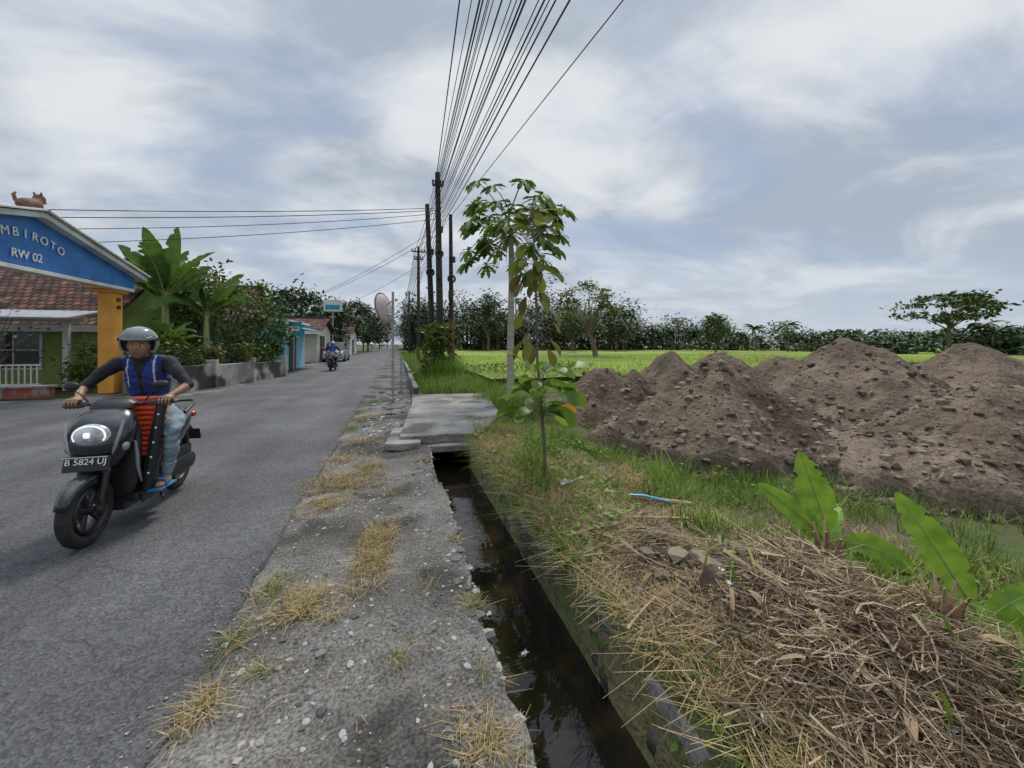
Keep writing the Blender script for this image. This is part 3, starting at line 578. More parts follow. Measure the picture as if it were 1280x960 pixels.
# ------------------------------------------------------------------ sapling
e=empty('sapling_tree',(1.48,3.84,.06))
stem=[(0,0,-.1),(-.02,0,.4),(-.05,.01,.8),(-.09,.02,1.3),(-.10,.02,1.9),(-.13,.0,2.4),(-.15,0,2.86)]
mb=MB();mb.tube(stem,[.021,.019,.017,.015,.013,.010,.005],8)
pl=[];
def clusterleaf(z0,z1,n,lmin,lmax,el0,el1,mi,dr,tw=.45,pm=.14):
    for i in range(n):
        z=random.uniform(z0,z1);zz=[p[2] for p in stem];j=max([q for q in range(len(zz)-1) if zz[q]<=z]);u=(z-zz[j])/(zz[j+1]-zz[j]);p=Vector(stem[j]).lerp(Vector(stem[j+1]),u)
        az=random.uniform(0,6.28);el=random.uniform(el0,el1);l=random.uniform(lmin,lmax);pet=.04+pm*random.random()
        d=np.array([math.cos(az)*math.cos(el),math.sin(az)*math.cos(el),math.sin(el)]);q=np.array(p)+d*pet
        mb.tube([p,Vector(q)],[.003,.002],4)
        V,F=leafstrip(q,d+np.array([0,0,-.15]),l,l*tw,dr,7,up=np.array([random.gauss(0,.5),random.gauss(0,.5),1]),fold=.2,shape=1.25);pl.append((V,F,mi))
clusterleaf(.70,1.15,54,.17,.30,-.2,.9,0,.8,.62,.28)
clusterleaf(2.45,2.80,22,.16,.28,.1,1.1,1,.9,.55)
clusterleaf(2.1,2.6,18,.16,.28,-.6,.5,1,1.1,.52)
clusterleaf(1.4,2.3,20,.14,.24,-1.0,-.1,2,1.4,.45)
mb.obj('stem',M['bark'],e)
for i in range(6):
    a=.1+i*.25;V,F=leafstrip((.10,-.12,.80),(math.cos(a-1),math.sin(a-1)*.6,.1-.1*i),.17,.08,.4,6,up=(-.5,-.6,.6),shape=1);pl.append((V,F,3))
V,F,mi=catm(pl);npmesh('leaves',V,F,[M['sap'],M['sapt'],M['sapy'],M['orange_leaf']],True,mi=mi,parent=e)
# ------------------------------------------------------------------ papaya
e=empty('papaya_tree',(2.75,9.6,-.05))
mb=MB();mb.tube([(0,0,-.2),(0,0,1.5),(.03,0,3.2),(0,.03,4.9)],[.105,.09,.075,.05],12);mb.obj('trunk',M['papt'],e)
mb=MB();pl=[]
for i in range(58):
    az=i*2.4;el=random.uniform(-.6,.75);l=random.uniform(.7,1.5);b=Vector((0,0,random.uniform(4.3,4.9)));d=Vector((math.cos(az)*math.cos(el),math.sin(az)*math.cos(el),math.sin(el)))
    m1=b+d*l*.6;tip=b+d*l+Vector((0,0,-.1));mb.tube([b,m1,tip],[.014,.011,.008],5)
    h=np.array([d.x,d.y,-.6]);h/=np.linalg.norm(h);s=np.cross(h,(0,0,1));s/=np.linalg.norm(s)
    for k in range(9):
        a=(k-4)*.62;dd=h*math.cos(a)+s*math.sin(a);L_=.48*(1-.09*abs(k-4))*random.uniform(.8,1.1)
        V,F=leafstrip(np.array(tip),dd,L_,.18,.7,10,shape=1.3,fold=.1,tear=.6);pl.append((V,F))
V,F=cat(pl);npmesh('leaves',V,F,M['papaya'],parent=e);mb.obj('petioles',M['banstem'],e)
mb=MB()
for i in range(9):
    a=i*.7;mb.tube([(0,0,4.3),(.3*math.cos(a),.3*math.sin(a),4.0),(.45*math.cos(a),.45*math.sin(a),3.5-.1*(i%3))],[.012,.01,.006],5)
mb.obj('old_petioles',M['straw'],e)
# ------------------------------------------------------------------ utility poles and lines
def pole(name,x,y,h,r,lean=(0,0),arms=(),m=None,red=False):
    e=empty(name,(x,y,0));mb=MB();mb.tube([(0,0,-.3),(lean[0]*.5,lean[1]*.5,h*.5),(lean[0],lean[1],h)],[r,r*.85,r*.65],12);mb.obj('post',m or M['pole'],e)
    if red:
        mb=MB();mb.tube([(0,0,.3),(lean[0]*.35,lean[1]*.35,h*.36)],[r*1.12,r*1.06],12);mb.obj('painted_band',M['polered'],e)
    mb=MB()
    for (z,w) in arms:
        mb.box((lean[0]*z/h,lean[1]*z/h-.1,z),(w,.09,.09))
        for s in(-1,-.5,.5,1): mb.tube([(lean[0]*z/h+s*w*.45,-.1,z+.05),(lean[0]*z/h+s*w*.45,-.1,z+.22)],[.035,.05],8)
    for z in np.arange(h*.55,h*.9,.35):
        mb.box((lean[0]*z/h,lean[1]*z/h-.12,z),(.12,.08,.06))
    if h>7 and y<20: 
        mb.torus((lean[0]*.6,-.2,h*.60),.15,.05,'y',16,6,sy=1);mb.box((lean[0]*.4-.05,-.2,h*.5),(.20,.16,.4));mb.box((lean[0]*.7+.1,-.12,h*.72),(.16,.14,.26))
    if mb.v: mb.obj('crossarms',M['pole'],e,smooth=False)
    return e
pole('utility_pole',1.95,18.2,9.2,.17,(-.15,0),[(8.6,.5)])
pole('utility_pole.001',1.68,18.6,7.9,.15,(-.3,.1),[])
pole('utility_pole.002',2.45,18.3,7.4,.12,(-.05,0),[],red=True)
pole('utility_pole.003',1.75,33,9.3,.15,(0,0),[(8.9,1.1),(8.3,.7)])
pole('utility_pole.004',1.8,58,9.0,.15,(0,0),[(8.6,1.1)])
pole('utility_pole.005',1.8,88,9.0,.15,(0,0),[(8.6,1.1)])
pole('utility_pole.006',4.2,-20,9.5,.15,(0,0),[(9,1.4)])
pole('utility_pole.007',-24,14.2,6.5,.13,(0,0),[(6.0,.8)])
cu=bpy.data.curves.new('power_lines','CURVE');cu.dimensions='3D';cu.bevel_depth=1;cu.bevel_resolution=1
def wire(a,b,sag,r):
    a=Vector(a);b=Vector(b);n=22;sp=cu.splines.new('POLY');sp.points.add(n)
    for i in range(n+1):
        t=i/n;p=a.lerp(b,t);p.z-=4*sag*t*(1-t);sp.points[i].co=(*p,1);sp.points[i].radius=r
NW=22
for i in range(NW):
    t=i/(NW-1);t2=(t+random.uniform(-.05,.05))
    A=Vector((1.75+.35*t,18.1,9.0-2.1*t));
    xb=1.35+1.45*(t2*.8+.12)+(.6 if i==NW-1 else 0)+(-.35 if i==0 else 0);zb=9.25-2.4*t+random.uniform(-.15,.15)
    B=Vector((xb,5.5,zb));E=A+(B-A)*(38.2/12.6)
    wire(A,E,random.uniform(.0,.25),.0105 if i%4 else .017)
for i in range(12):
    t=i/11;A=Vector((1.75+.35*t,18.1,9.0-2.1*t));B=Vector((1.4+.7*t,33,8.9-1.6*t));wire(A,B,.3+.3*random.random(),.014)
    C=Vector((1.4+.7*t,58,8.7-1.2*t));wire(B,C,.5+.3*random.random(),.016);D=Vector((1.4+.7*t,88,8.7-1*t));wire(C,D,.5,.018)
for (za,zb,s) in [(7.6,4.7,.45),(7.5,4.4,.5),(7.35,4.2,.7),(7.1,3.5,.7)]:
    wire((1.7,18.2,za),(-24,14.2,zb),s,.014 if s<.65 else .012)
for i in range(2): wire((1.9,18.3,6.8-.3*i),(-6.2,26,3.6),.3,.009)
wire((1.75,33,7.8),(-6,43,5),.3,.012)
cu.materials.append(M['wire']);o=bpy.data.objects.new('power_lines',cu);COL.objects.link(o)
P=np.stack([rng.normal(1.75,.35,900),rng.normal(18,.4,900),rng.uniform(0,2.4,900)],-1);V,F=leafquads(P,.13);npmesh('climbing_shrub',V,F,M['leafo'])
# ------------------------------------------------------------------ convex mirror
e=empty('convex_traffic_mirror',(-.08,12.0,0))
mb=MB();mb.tube([(0,0,-.1),(0,0,3.0)],.035,10);mb.tube([(0,0,2.75),(-.2,.05,2.6)],.02,6);mb.tube([(0,0,2.3),(-.2,.05,2.4)],.02,6);mb.obj('post',M['metal'],e)
mb=MB();rs=[]
for (q,rr) in [(-.10,.02),(-.09,.2),(-.06,.33),(-.02,.42),(.02,.45),(.03,.44),(.035,.3),(.05,.02)]:
    rs.append([Vector((rr*math.cos(2*math.pi*k/28),q,rr*math.sin(2*math.pi*k/28))) for k in range(28)])
mb.rings(rs);o=mb.obj('mirror_disc',M['mirrorback'],e);o.location=(-.25,.06,2.52);o.rotation_euler=(math.radians(-12),0,math.radians(62))
mb=MB();mb.torus((0,0,0),.45,.02,'y',28,6);o2=mb.obj('rim',M['redpaint'],e);o2.location=o.location;o2.rotation_euler=o.rotation_euler
mb=MB();mb.tube([(.16,12.6,-.1),(.16,12.6,1.1)],.03,8);mb.obj('marker_post',M['metal'])
# ------------------------------------------------------------------ gate
e=empty('neighbourhood_gate')
X=-8.4
mb=MB()
for yy in(15.2,8.8):
    mb.box((X,yy,1.6),(.4,.42,3.2));mb.box((X-.1,yy,3.72),(.42,.7,.9))
mb.obj('pillars',M['gorange'],e,smooth=False,bevel=.02)
mb=MB()
for yy in(15.2,8.8): mb.box((X,yy,3.2),(.75,.85,.09));mb.box((X,yy,3.11),(.58,.62,.09))
mb.obj('pillar_caps',M['gorange'],e,smooth=False,bevel=.015)
mb=MB();ap=4.45;ev=3.6
f=[(8.3,3.27),(15.7,3.27),(15.7,ev),(12,ap),(8.3,ev)]
mb.rings([[Vector((X+.12,p[0],p[1])) for p in f],[Vector((X+.34,p[0],p[1])) for p in f]]);mb.obj('sign_panel',M['gblue'],e,smooth=False)
mb=MB()
for s in(-1,1):
    a=Vector((X+.1,12,ap+.06));b=Vector((X+.1,12+s*4.0,ev+.0));m=(a+b)/2;L_=(b-a).length;an=math.atan2(b.z-a.z,(b.y-a.y))
    mb.box(m,(.9,L_,.13),0,(an if s>0 else an+math.pi,0,0));mb.box(m+Vector((0,0,.11)),(1.05,L_+.1,.05),0,(an if s>0 else an+math.pi,0,0))
mb.box((X+.23,12,3.2),(.3,7.3,.1))
mb.obj('white_trim',M['white'],e,smooth=False,bevel=.01)
def text(s,loc,size,m,parent,rot=(math.pi/2,0,math.pi/2),roll=0,ext=.008):
    c=bpy.data.curves.new('text','FONT');c.body=s;c.size=size;c.extrude=ext;c.align_x='CENTER';c.align_y='CENTER';c.materials.append(m)
    o=bpy.data.objects.new('lettering',c);COL.objects.link(o);o.parent=parent;o.location=loc
    R=Euler(rot).to_matrix().to_4x4()@Matrix.Rotation(roll,4,'Z');o.rotation_euler=R.to_euler();return o
s_='SAMBIROTO'
for i,ch in enumerate(s_):
    u=(i-4)/4;text(ch,(X+.36,11.75+u*1.0,3.98-.17*u*u),.28,M['platew'],e,roll=-.28*u)
text('RW 02',(X+.36,11.8,3.5),.28,M['platew'],e)
text('RT',(X+.215,15.2,2.85),.17,M['black'],e);text('04',(X+.215,15.2,2.62),.17,M['black'],e)
e=empty('animal_statue',(X+.1,12.25,ap+.10));e.scale=(1.3,1.3,1.3);mb=MB()
mb.capsule((0,-.12,.17),(0,.10,.22),.10,.11);mb.capsule((0,.10,.25),(0,.17,.33),.08,.075);mb.sphere((0,.2,.36),(.08,.095,.085));mb.capsule((0,.27,.33),(0,.31,.32),.045,.03)
for sx in(-.06,.06):
    mb.capsule((sx,.13,.2),(sx,.17,.02),.045,.04);mb.capsule((sx,-.12,.16),(sx,-.06,.08),.06,.045);mb.capsule((sx,-.08,.08),(sx,-.16,.02),.04,.035);mb.capsule((sx*.8,.17,.43),(sx*.9,.16,.46),.02,.012)
mb.tube([(0,-.2,.15),(0,-.29,.18),(0,-.33,.26),(0,-.29,.31)],[.035,.03,.025,.015],8);mb.obj('figure',M['brown'],e)
# ------------------------------------------------------------------ houses
def gable(name,x0,x1,y0,y1,ze,zr,wallm,oh=.6,fascia=True):
    e=empty(name);mb=MB();mb.box(((x0+x1)/2,(y0+y1)/2,ze/2),(x1-x0,y1-y0,ze));
    ym=(y0+y1)/2
    mb.add([(x1,y0,ze),(x1,y1,ze),(x1,ym,zr-.15),(x0,y0,ze),(x0,y1,ze),(x0,ym,zr-.15)],[(0,1,2),(3,5,4)])
    mb.obj('walls',wallm,e,smooth=False)
    mb=MB();sl=(zr-ze)/(ym-y0)
    for s in(-1,1):
        yo=ym+s*((y1-y0)/2+oh);zo=zr-sl*abs(yo-ym)
        L_=math.hypot(yo-ym,zr-zo);an=math.atan2(zr-zo,abs(yo-ym))*(-s)
        o_=MB();o_.box((0,0,0),(x1-x0+2*oh*.7,L_,.12));ob=o_.obj('roof_slope',M['tile'],e,smooth=False);ob.location=((x0+x1)/2,(ym+yo)/2,(zr+zo)/2+.05);ob.rotation_euler=(an,0,0)
        if fascia: mb.box(((x0+x1)/2,yo+s*.03,zo+.0),(x1-x0+2*oh*.7,.05,.22))
    mb.tube([(x0-oh*.7,ym,zr+.12),(x1+oh*.7,ym,zr+.12)],.1,8,1)
    mb.obj('fascia_and_ridge',[M['white'],M['tile']],e,smooth=False)
    return e
def opening(e,x,y,z,w,h,face='y',fm='white',pm='glass'):
    mb=MB()
    if face=='y': mb.box((x,y,z),(w+.16,.06,h+.16),0);mb.box((x,y-.035,z),(w,.02,h),1);mb.box((x,y-.05,z),(.04,.02,h),0);mb.box((x,y-.052,z),(w,.018,.04),0)
    else: mb.box((x,y,z),(.06,w+.16,h+.16),0);mb.box((x+.035,y,z),(.02,w,h),1);mb.box((x+.05,y,z),(.02,.04,h),0);mb.box((x+.052,y,z),(.018,w,.04),0)
    mb.obj('window',[M[fm],M[pm]],e,smooth=False)
e=gable('green_house',-21,-10.1,17.6,25,2.6,5.0,M['green'],.9)
opening(e,-12.3,17.57,1.3,1.3,1.2);opening(e,-15.5,17.57,1.1,.9,2.0,pm='dark');opening(e,-18.3,17.57,1.3,1.4,1.2)
mb=MB()
for x in(-10.2,-13.2,-16.4,-19.6): mb.box((x,16.4,1.1),(.14,.14,2.2));
mb.box((-15.2,16.4,2.27),(11,.16,.12));mb.obj('porch_posts',M['white'],e,smooth=False,bevel=.01)
mb=MB();mb.box((-15.2,15.9,2.42),(11.6,1.5,.05),0,(.2,0,0));mb.obj('porch_awning',M['metal'],e,smooth=False)
e=empty('low_painted_wall');mb=MB()
for i in range(9): mb.box((-9.3-i*1.0-.5,14.45,.14),(.99,.2,.28),i%2)
mb.box((-13.8,14.45,.31),(9.1,.26,.06),1);mb.obj('blocks',[M['redpaint'],M['wallconc']],e,smooth=False,bevel=.01)
e=empty('white_fence');mb=MB()
for i in range(9): mb.box((-10.2-i*.14,15.3,.55),(.03,.03,.7))
mb.box((-10.76,15.3,.88),(1.3,.04,.05));mb.box((-10.76,15.3,.3),(1.3,.04,.05));mb.obj('bars',M['white'],e,smooth=False)
e=empty('old_concrete_wall');mb=MB()
def wseg(a,b,h,th=.18):
    a=Vector((*a,0));b=Vector((*b,0));m=(a+b)/2;an=math.atan2(b.y-a.y,b.x-a.x);mb.box((m.x,m.y,h/2-.1),((b-a).length,th,h+.1),0,(0,0,an))
pts=[(-6.6,14.1),(-6.1,16.2),(-5.6,18.4),(-5.05,20.9)]
for i,h in zip(range(3),(.86,.82,.78)): wseg(pts[i],pts[i+1],h)
wseg((-6.65,14.15),(-8.0,15.2),.8)
for p in pts: mb.box((p[0],p[1],.45),(.3,.3,1.0))
mb.obj('wall_body',M['wallconc'],e,smooth=False,bevel=.015)
e=empty('roadside_shop');mb=MB();mb.box((-7.6,26.8,1.35),(3.6,5,2.7),0);mb.box((-7.6,26.8,2.76),(4.2,5.6,.12),1);mb.box((-5.77,26,1.05),(.04,1.5,2.1),3);mb.box((-7.4,24.27,1.3),(1.4,.04,1.0),3)
mb.box((-5.2,26.8,2.4),(1.0,5.0,.05),2,(0,.25,0));mb.obj('shop_body',[M['tealwall'],M['white'],M['teal'],M['dark']],e,smooth=False,bevel=.01)
e=empty('shop_sign',(-5.2,23.6,0));mb=MB();mb.tube([(0,0,0),(0,0,2.6)],.04,8,1);mb.box((0,-.05,2.3),(.8,.06,.75),0);mb.box((0,-.085,2.3),(.6,.01,.25),2);mb.obj('sign',[M['teal'],M['metal'],M['white']],e,smooth=False)
e=gable('white_house',-17,-9.0,27,34,3.0,5.2,M['cream'],.6);opening(e,-10.5,26.97,1.5,1.2,1.2);opening(e,-13,26.97,1.5,1.2,1.2)
e=gable('shop_house',-12,-6.2,36,43,2.6,3.7,M['cream'],.6);opening(e,-6.17,38,1.2,2.2,2.0,'x',pm='dark');opening(e,-8,35.97,1.4,1.2,1.1)
e=gable('shop_house.001',-12,-6.0,58,68,2.9,4.4,M['white'],.6);opening(e,-5.97,62,1.2,2.2,2.0,'x',pm='dark')
e=empty('billboard',(-6,43,0));mb=MB();mb.tube([(0,0,0),(0,0,5.0)],.07,8,2);mb.box((0,0,5.3),(1.7,.12,1.15),0);mb.box((0,-.07,5.15),(1.3,.02,.45),1);mb.obj('board',[M['white'],M['teal'],M['metal']],e,smooth=False)
e=empty('small_mosque',(-13.8,31,0));mb=MB();mb.box((0,0,2.6),(4,4,5.2));mb.obj('walls',M['tealwall'],e,smooth=False);mb=MB();mb.sphere((0,0,5.4),(1.1,1.1,1.0));mb.tube([(0,0,6.3),(0,0,7.1)],[.07,.02],6);mb.obj('dome',M['metal'],e)
# ------------------------------------------------------------------ left vegetation
def rl(n,l0,l1,w,e0,e1,d0,d1): return [(i*2.4+random.uniform(-.4,.4),random.uniform(e0,e1),random.uniform(l0,l1),w*random.uniform(.8,1.2),random.uniform(d0,d1)) for i in range(n)]
bananaplant('banana_tree',(-8.1,17.6,0),3.4,.14,rl(12,1.9,2.8,.6,.85,1.48,.4,1.6),M['banana'],.6,segs=30,upr=.6,pleat=.09)
bananaplant('banana_tree.001',(-7.1,18.3,0),2.7,.12,rl(10,1.6,2.5,.55,.8,1.4,.6,1.9),M['banana'],.6,segs=30,upr=.6,pleat=.09)
bananaplant('banana_tree.002',(-8.8,19.0,0),3.3,.12,rl(10,1.8,2.6,.55,.8,1.45,.6,1.9),M['banana'],.6,segs=30,upr=.6,pleat=.09)
bananaplant('banana_tree.003',(-7.6,16.6,0),1.5,.1,rl(8,1.,1.7,.42,.7,1.35,.8,2.0),M['banana'],.6,segs=26,upr=.6,pleat=.09)
tree('garden_tree',(-6.8,19.8,0),4.7,1.4,1.5,M['leafo'],1700,.10,34,sparse=.2,tr=.07)
tree('garden_tree.001',(-6.3,22.3,0),3.7,1.3,1.0,M['leaf'],1900,.10,34,sparse=.25,tr=.07)
tree('garden_tree.002',(-9.0,22.6,0),5.0,1.7,1.6,M['leaf'],2200,.12,34,sparse=.3,tr=.09)
tree('frangipani_tree',(-11.3,15.4,0),3.0,1.2,.8,M['bark'],160,.06,22,sparse=.3,tr=.05)
for i,(x,y,h,r) in enumerate([(-6.9,15.6,1.5,.55),(-6.5,17.0,1.5,.5),(-6.1,18.5,1.6,.6),(-5.8,20.2,1.6,.6),(-7.4,16.0,1.9,.7),(-9.3,15.9,1.5,.6),(-6.4,21.8,1.8,.8)]):
    tree('shrub' if i==0 else 'shrub.%03d'%i,(x,y,0),h,r,.3,M[['leaf','leafo','leafo'][i%3]],900,.075,24,sparse=.35,tr=.03)
for i,(x,y,h,r,mm) in enumerate([(-10.0,48,7.6,2.6,'leafd'),(-13,52,8,3,'leafd'),(-8.0,56,6.8,2.2,'leafd'),(-8.2,66,7.2,2.8,'leafd'),(-5.4,85,8,3.2,'leafd'),(-7,95,9,3.6,'leafd'),(-17,40,6.5,3,'leaf'),(-4.5,120,9,3.5,'leafd'),(-19,28,6,2.5,'leaf'),(3.9,60,7,2.2,'leafd'),(4.0,78,8,2.6,'leafd'),(5,100,9,3,'leafd'),(-12,75,9,4,'leafd'),(-3,150,10,4,'leafd'),(4.5,140,10,4,'leafd'),(-6.8,74,9,3,'leafd')]):
    tree('roadside_tree' if i==0 else 'roadside_tree.%03d'%i,(x,y,0),h,r,h*.2,M[mm],1900,.26,46,sparse=.3,tr=.16)
# ------------------------------------------------------------------ field trees
tree('lone_tree',(24.0,45,-.2),9.5,3.9,3.4,M['leafo'],1700,.2,34,sparse=.13,tr=.3,flat=.5,lean=(-1.2,.3))
tree('umbrella_tree',(80,39.5,-.2),9.2,5.5,4.8,M['leaffar2'],1900,.36,34,sparse=.16,tr=.26,flat=.35)
tree('field_tree',(44,74,-.2),7,2.6,2,M['leaffar'],1500,.3,30,sparse=.3,tr=.2)
tree('field_tree.001',(38,82,-.2),10,3.2,3,M['leaffar2'],1500,.34,30,sparse=.25,tr=.25)
tree('field_tree.002',(20,88,-.2),13,4.2,4,M['leaffar'],1900,.36,30,sparse=.25,tr=.3)
tree('field_tree.003',(62,66,-.2),7.5,2.6,2.2,M['leaffar2'],1300,.32,26,sparse=.25,tr=.2)
parts=[];tr_=MB()
def fartree(x,y,h,r,n,ls,mi,cz=.55):
    C=[];k=int(rng.integers(7,14))
    for i in range(k):
        v=rng.normal(0,1,3);v/=np.linalg.norm(v);q=rng.uniform(.5,1);C.append([x+v[0]*r*.8*q,y+v[1]*r*.8*q,h*cz+v[2]*h*(1-cz)*.85*q])
    C=np.array(C);P=C[rng.integers(0,k,n)]+rng.normal(0,1,(n,3))*np.array([r*.24,r*.24,h*.06]);P[:,2]=np.clip(P[:,2],.2,h);parts.append((*leafquads(P,ls,1.),mi))
    tr_.tube([(x,y,-.5),(x,y,h*.6)],[.25,.12],5)
def hts(deg):
    if deg<33: return 54
    if deg<45: return 33
    if deg<52: return 20
    return 16
for i in range(270):
    deg=rng.uniform(1.5,100) if i%3 else rng.uniform(2,40);th=math.radians(deg);dep=math.cos(th-math.radians(16.2));R0=rng.uniform(112,155)
    if deg<33: R0*=.85
    k=float(.42+.95*vnoise(np.array(deg*.55),np.array(1.),3))*rng.uniform(.6,1.12)
    if rng.random()<.10: k*=1.35
    h=1.5+hts(deg)*k/500*R0*max(dep,.5)*1.0+1.2;fartree(R0*math.sin(th),R0*math.cos(th),h,rng.uniform(.3,.55)*h+1.0,330,.40,int(rng.random()<.33),rng.uniform(.45,.6))
for i in range(60):
    th=math.radians(rng.uniform(-70,-8));R0=rng.uniform(90,130);fartree(R0*math.sin(th),R0*math.cos(th),rng.uniform(7,11),5,220,.6,0)
n=12000;th=np.radians(rng.uniform(1,100,n));R0=rng.uniform(105,120,n);parts.append((*leafquads(np.stack([R0*np.sin(th),R0*np.cos(th),rng.uniform(-.2,4.,n)*(.25+.9*vnoise(th*40,th*0,6))],-1),.5),0))
V,F,mi=catm(parts);e=empty('distant_treeline');npmesh('crowns',V,F,[M['leaffar'],M['leaffar2']],mi=mi,parent=e);tr_.obj('trunks',M['bark'],e)
def palm(name,x,y,h,l=2.8):
    e=empty(name,(x,y,-.2));mb=MB();mb.tube([(0,0,0),(.2,0,h*.5),(.1,.2,h)],[.2,.15,.12],8);mb.obj('trunk',M['bark'],e);pl=[]
    for i in range(16):
        a=i*2.4;el=random.uniform(-.1,1.1)
        for q in range(2): pl.append(leafstrip((.1,.2,h),(math.cos(a)*math.cos(el),math.sin(a)*math.cos(el),math.sin(el)),l,.6,1.6,8,up=(random.gauss(0,.5),random.gauss(0,.5),1),fold=-.5,tear=.5))
    V,F=cat(pl);npmesh('fronds',V,F,M['leaffar2'],parent=e)
for i,(x,y,h) in enumerate([(76,62,5.4),(72,66,4.8),(90,40,4.8),(60,95,10),(86,60,3.8),(8,118,12),(14,112,11),(84,36,3.4),(52,90,10),(30,100,13),(88,38,3.8)]): palm('palm_tree' if i==0 else 'palm_tree.%03d'%i,x,y,h,2.9)
parts=[]
for (cx,cy,s,h,n) in [(80,55,5,4.0,1500),(86,37,4,3.4,1500),(92,34,4,3.6,1000),(74,44,2.5,2.4,600)]:
    P=np.stack([rng.normal(cx,s*.6,n),rng.normal(cy,s*.6,n),h*rng.random(n)**1.3],-1);parts.append(leafquads(P,.4))
V,F=cat(parts);npmesh('field_shrubs',V,F,M['leaffar'])
n=1500;P=np.stack([rng.uniform(3,11,n),rng.uniform(20,24,n),rng.uniform(-.2,.4,n)],-1);V,F=leafquads(P,.08);npmesh('field_edge_weeds',V,F,M['leafo'])
# ------------------------------------------------------------------ scooter
def ring_x(x,cz,hw,hh,n=20,p=2.6,cy=0):
    r=[]
    for k in range(n):
        a=2*math.pi*k/n;c,s=math.cos(a),math.sin(a);r.append(Vector((x,cy+hw*math.copysign(abs(c)**(2/p),c),cz+hh*math.copysign(abs(s)**(2/p),s))))
    return r
def ring_z(z,cx,a_,w,n=24,p=2.4):
    r=[]
    for k in range(n):
        a=2*math.pi*k/n;c,s=math.cos(a),math.sin(a);r.append(Vector((cx+a_*math.copysign(abs(c)**(2/p),c),w*math.copysign(abs(s)**(2/p),s),z)))
    return r
SCL=(-2.20,4.33,.008);SCR=math.radians(-90.5)
SC=empty('motor_scooter',SCL,SCR)
def wheel(x,parent,disc=True):
    mb=MB();mb.torus((x,0,.255),.213,.045,'y',40,12,0,flat=.95);mb.torus((x,0,.255),.162,.014,'y',36,8,1,flat=3)
    for k in range(5):
        for dd in(-.12,.12):
            a=k*2*math.pi/5;mb.tube([(x+.03*math.cos(a),0,.255+.03*math.sin(a)),(x+.158*math.cos(a+dd),0,.255+.158*math.sin(a+dd))],[.015,.011],6,1)
    mb.tube([(x,-.06,.255),(x,.06,.255)],.032,12,1)
    if disc: mb.tube([(x,-.055,.255),(x,-.051,.255)],.1,24,2)
    mb.obj('wheel',[M['rubber'],M['black'],M['chrome']],parent)
wheel(.60,SC);wheel(-.63,SC,False)
mb=MB();rs=[]
for i in range(15):
    a=math.radians(20+i*10.5);w=.062*(.55+.45*math.sin(math.pi*min(max((i+1)/15,0),1)));R1=.275
    ring=[]
    for k in range(7):
        b=-1+2*k/6;ring.append(Vector((.60+(R1-.025*b*b)*math.cos(a),w*b,.255+(R1-.03*b*b)*math.sin(a))))
    rs.append(ring)
V=[p for r in rs for p in r];F=[(i*7+j,i*7+j+1,(i+1)*7+j+1,(i+1)*7+j) for i in range(14) for j in range(6)]
mb.add(V,F);mb.obj('front_fender',M['bodyp'],SC,solid=.006)
mb=MB()
for s in(-1,1): mb.tube([(.60,s*.075,.255),(.49,s*.075,.62)],[.022,.026],10);mb.box((.585,s*.075,.29),(.05,.03,.08))
mb.tube([(.5,0,.6),(.33,0,1.0)],.03,10);mb.obj('front_fork',M['black'],SC)
mb=MB();mb.rings([ring_z(*q) for q in [(.50,.44,.05,.07),(.55,.45,.085,.115),(.62,.455,.115,.16),(.70,.45,.135,.195),(.78,.43,.14,.215),(.86,.405,.135,.21),(.93,.37,.11,.18),(.975,.34,.07,.12),(.99,.32,.03,.06)]])
mb.obj('front_cowl',M['bodyp'],SC,sub=1)
mb=MB()
for s in(-1,1):
    mb.tube([(.50,s*.175,.90),(.535,s*.165,.80),(.545,s*.14,.70),(.53,s*.10,.60)],[.008,.012,.012,.005],6,0);mb.tube([(.42,s*.205,.72),(.40,s*.205,.62),(.37,s*.195,.5),(.30,s*.185,.36)],[.008,.013,.013,.006],6,0)
mb.obj('silver_trim',M['silver'],SC)
mb=MB();mb.sphere((.543,0,.80),(.058,.118,.088),28,16);mb.obj('headlamp',M['lampd'],SC)
mb=MB();mb.torus((.574,0,.80),.098,.0065,'x',36,8,0,sy=.76,a0=-.5,a1=math.pi+.5);mb.sphere((.586,0,.805),(.016,.045,.038),14,10);mb.obj('headlamp_led',M['lampw'],SC)
mb=MB()
for s in(-1,1): mb.sphere((.485,s*.175,.70),(.035,.025,.04),12,8)
mb.obj('indicators',M['silver'],SC)
mb=MB();mb.box((.595,0,.60),(.012,.28,.11),0,(0,-.25,0));mb.obj('number_plate',M['black'],SC,smooth=False,bevel=.004)
mb=MB()
for z,sx in((.652,.008),(.548,-.017)): mb.box((.603+sx,0,z),(.004,.27,.004))
mb.obj('plate_border',M['platew'],SC,smooth=False)
o=text('B 5824 UJ',(.606,0,.617),.062,M['platew'],SC,rot=(math.pi/2-.25,0,math.pi/2),ext=.001);o=text('04-26',(.596,0,.572),.03,M['platew'],SC,rot=(math.pi/2-.25,0,math.pi/2),ext=.001)
mb=MB();mb.rings([ring_z(*q,24,3.5) for q in [(.24,.33,.05,.14),(.34,.33,.05,.17),(.5,.33,.05,.195),(.7,.33,.05,.205),(.85,.31,.05,.18),(.92,.30,.03,.13)]]);mb.obj('leg_shield',M['black'],SC,sub=1)
mb=MB();mb.box((.12,0,.245),(.46,.36,.06));mb.box((.1,.19,.23),(.42,.02,.09));mb.box((.1,-.19,.23),(.42,.02,.09));mb.box((.1,0,.19),(.5,.2,.08));mb.obj('floorboard',M['black'],SC,smooth=False,bevel=.012)
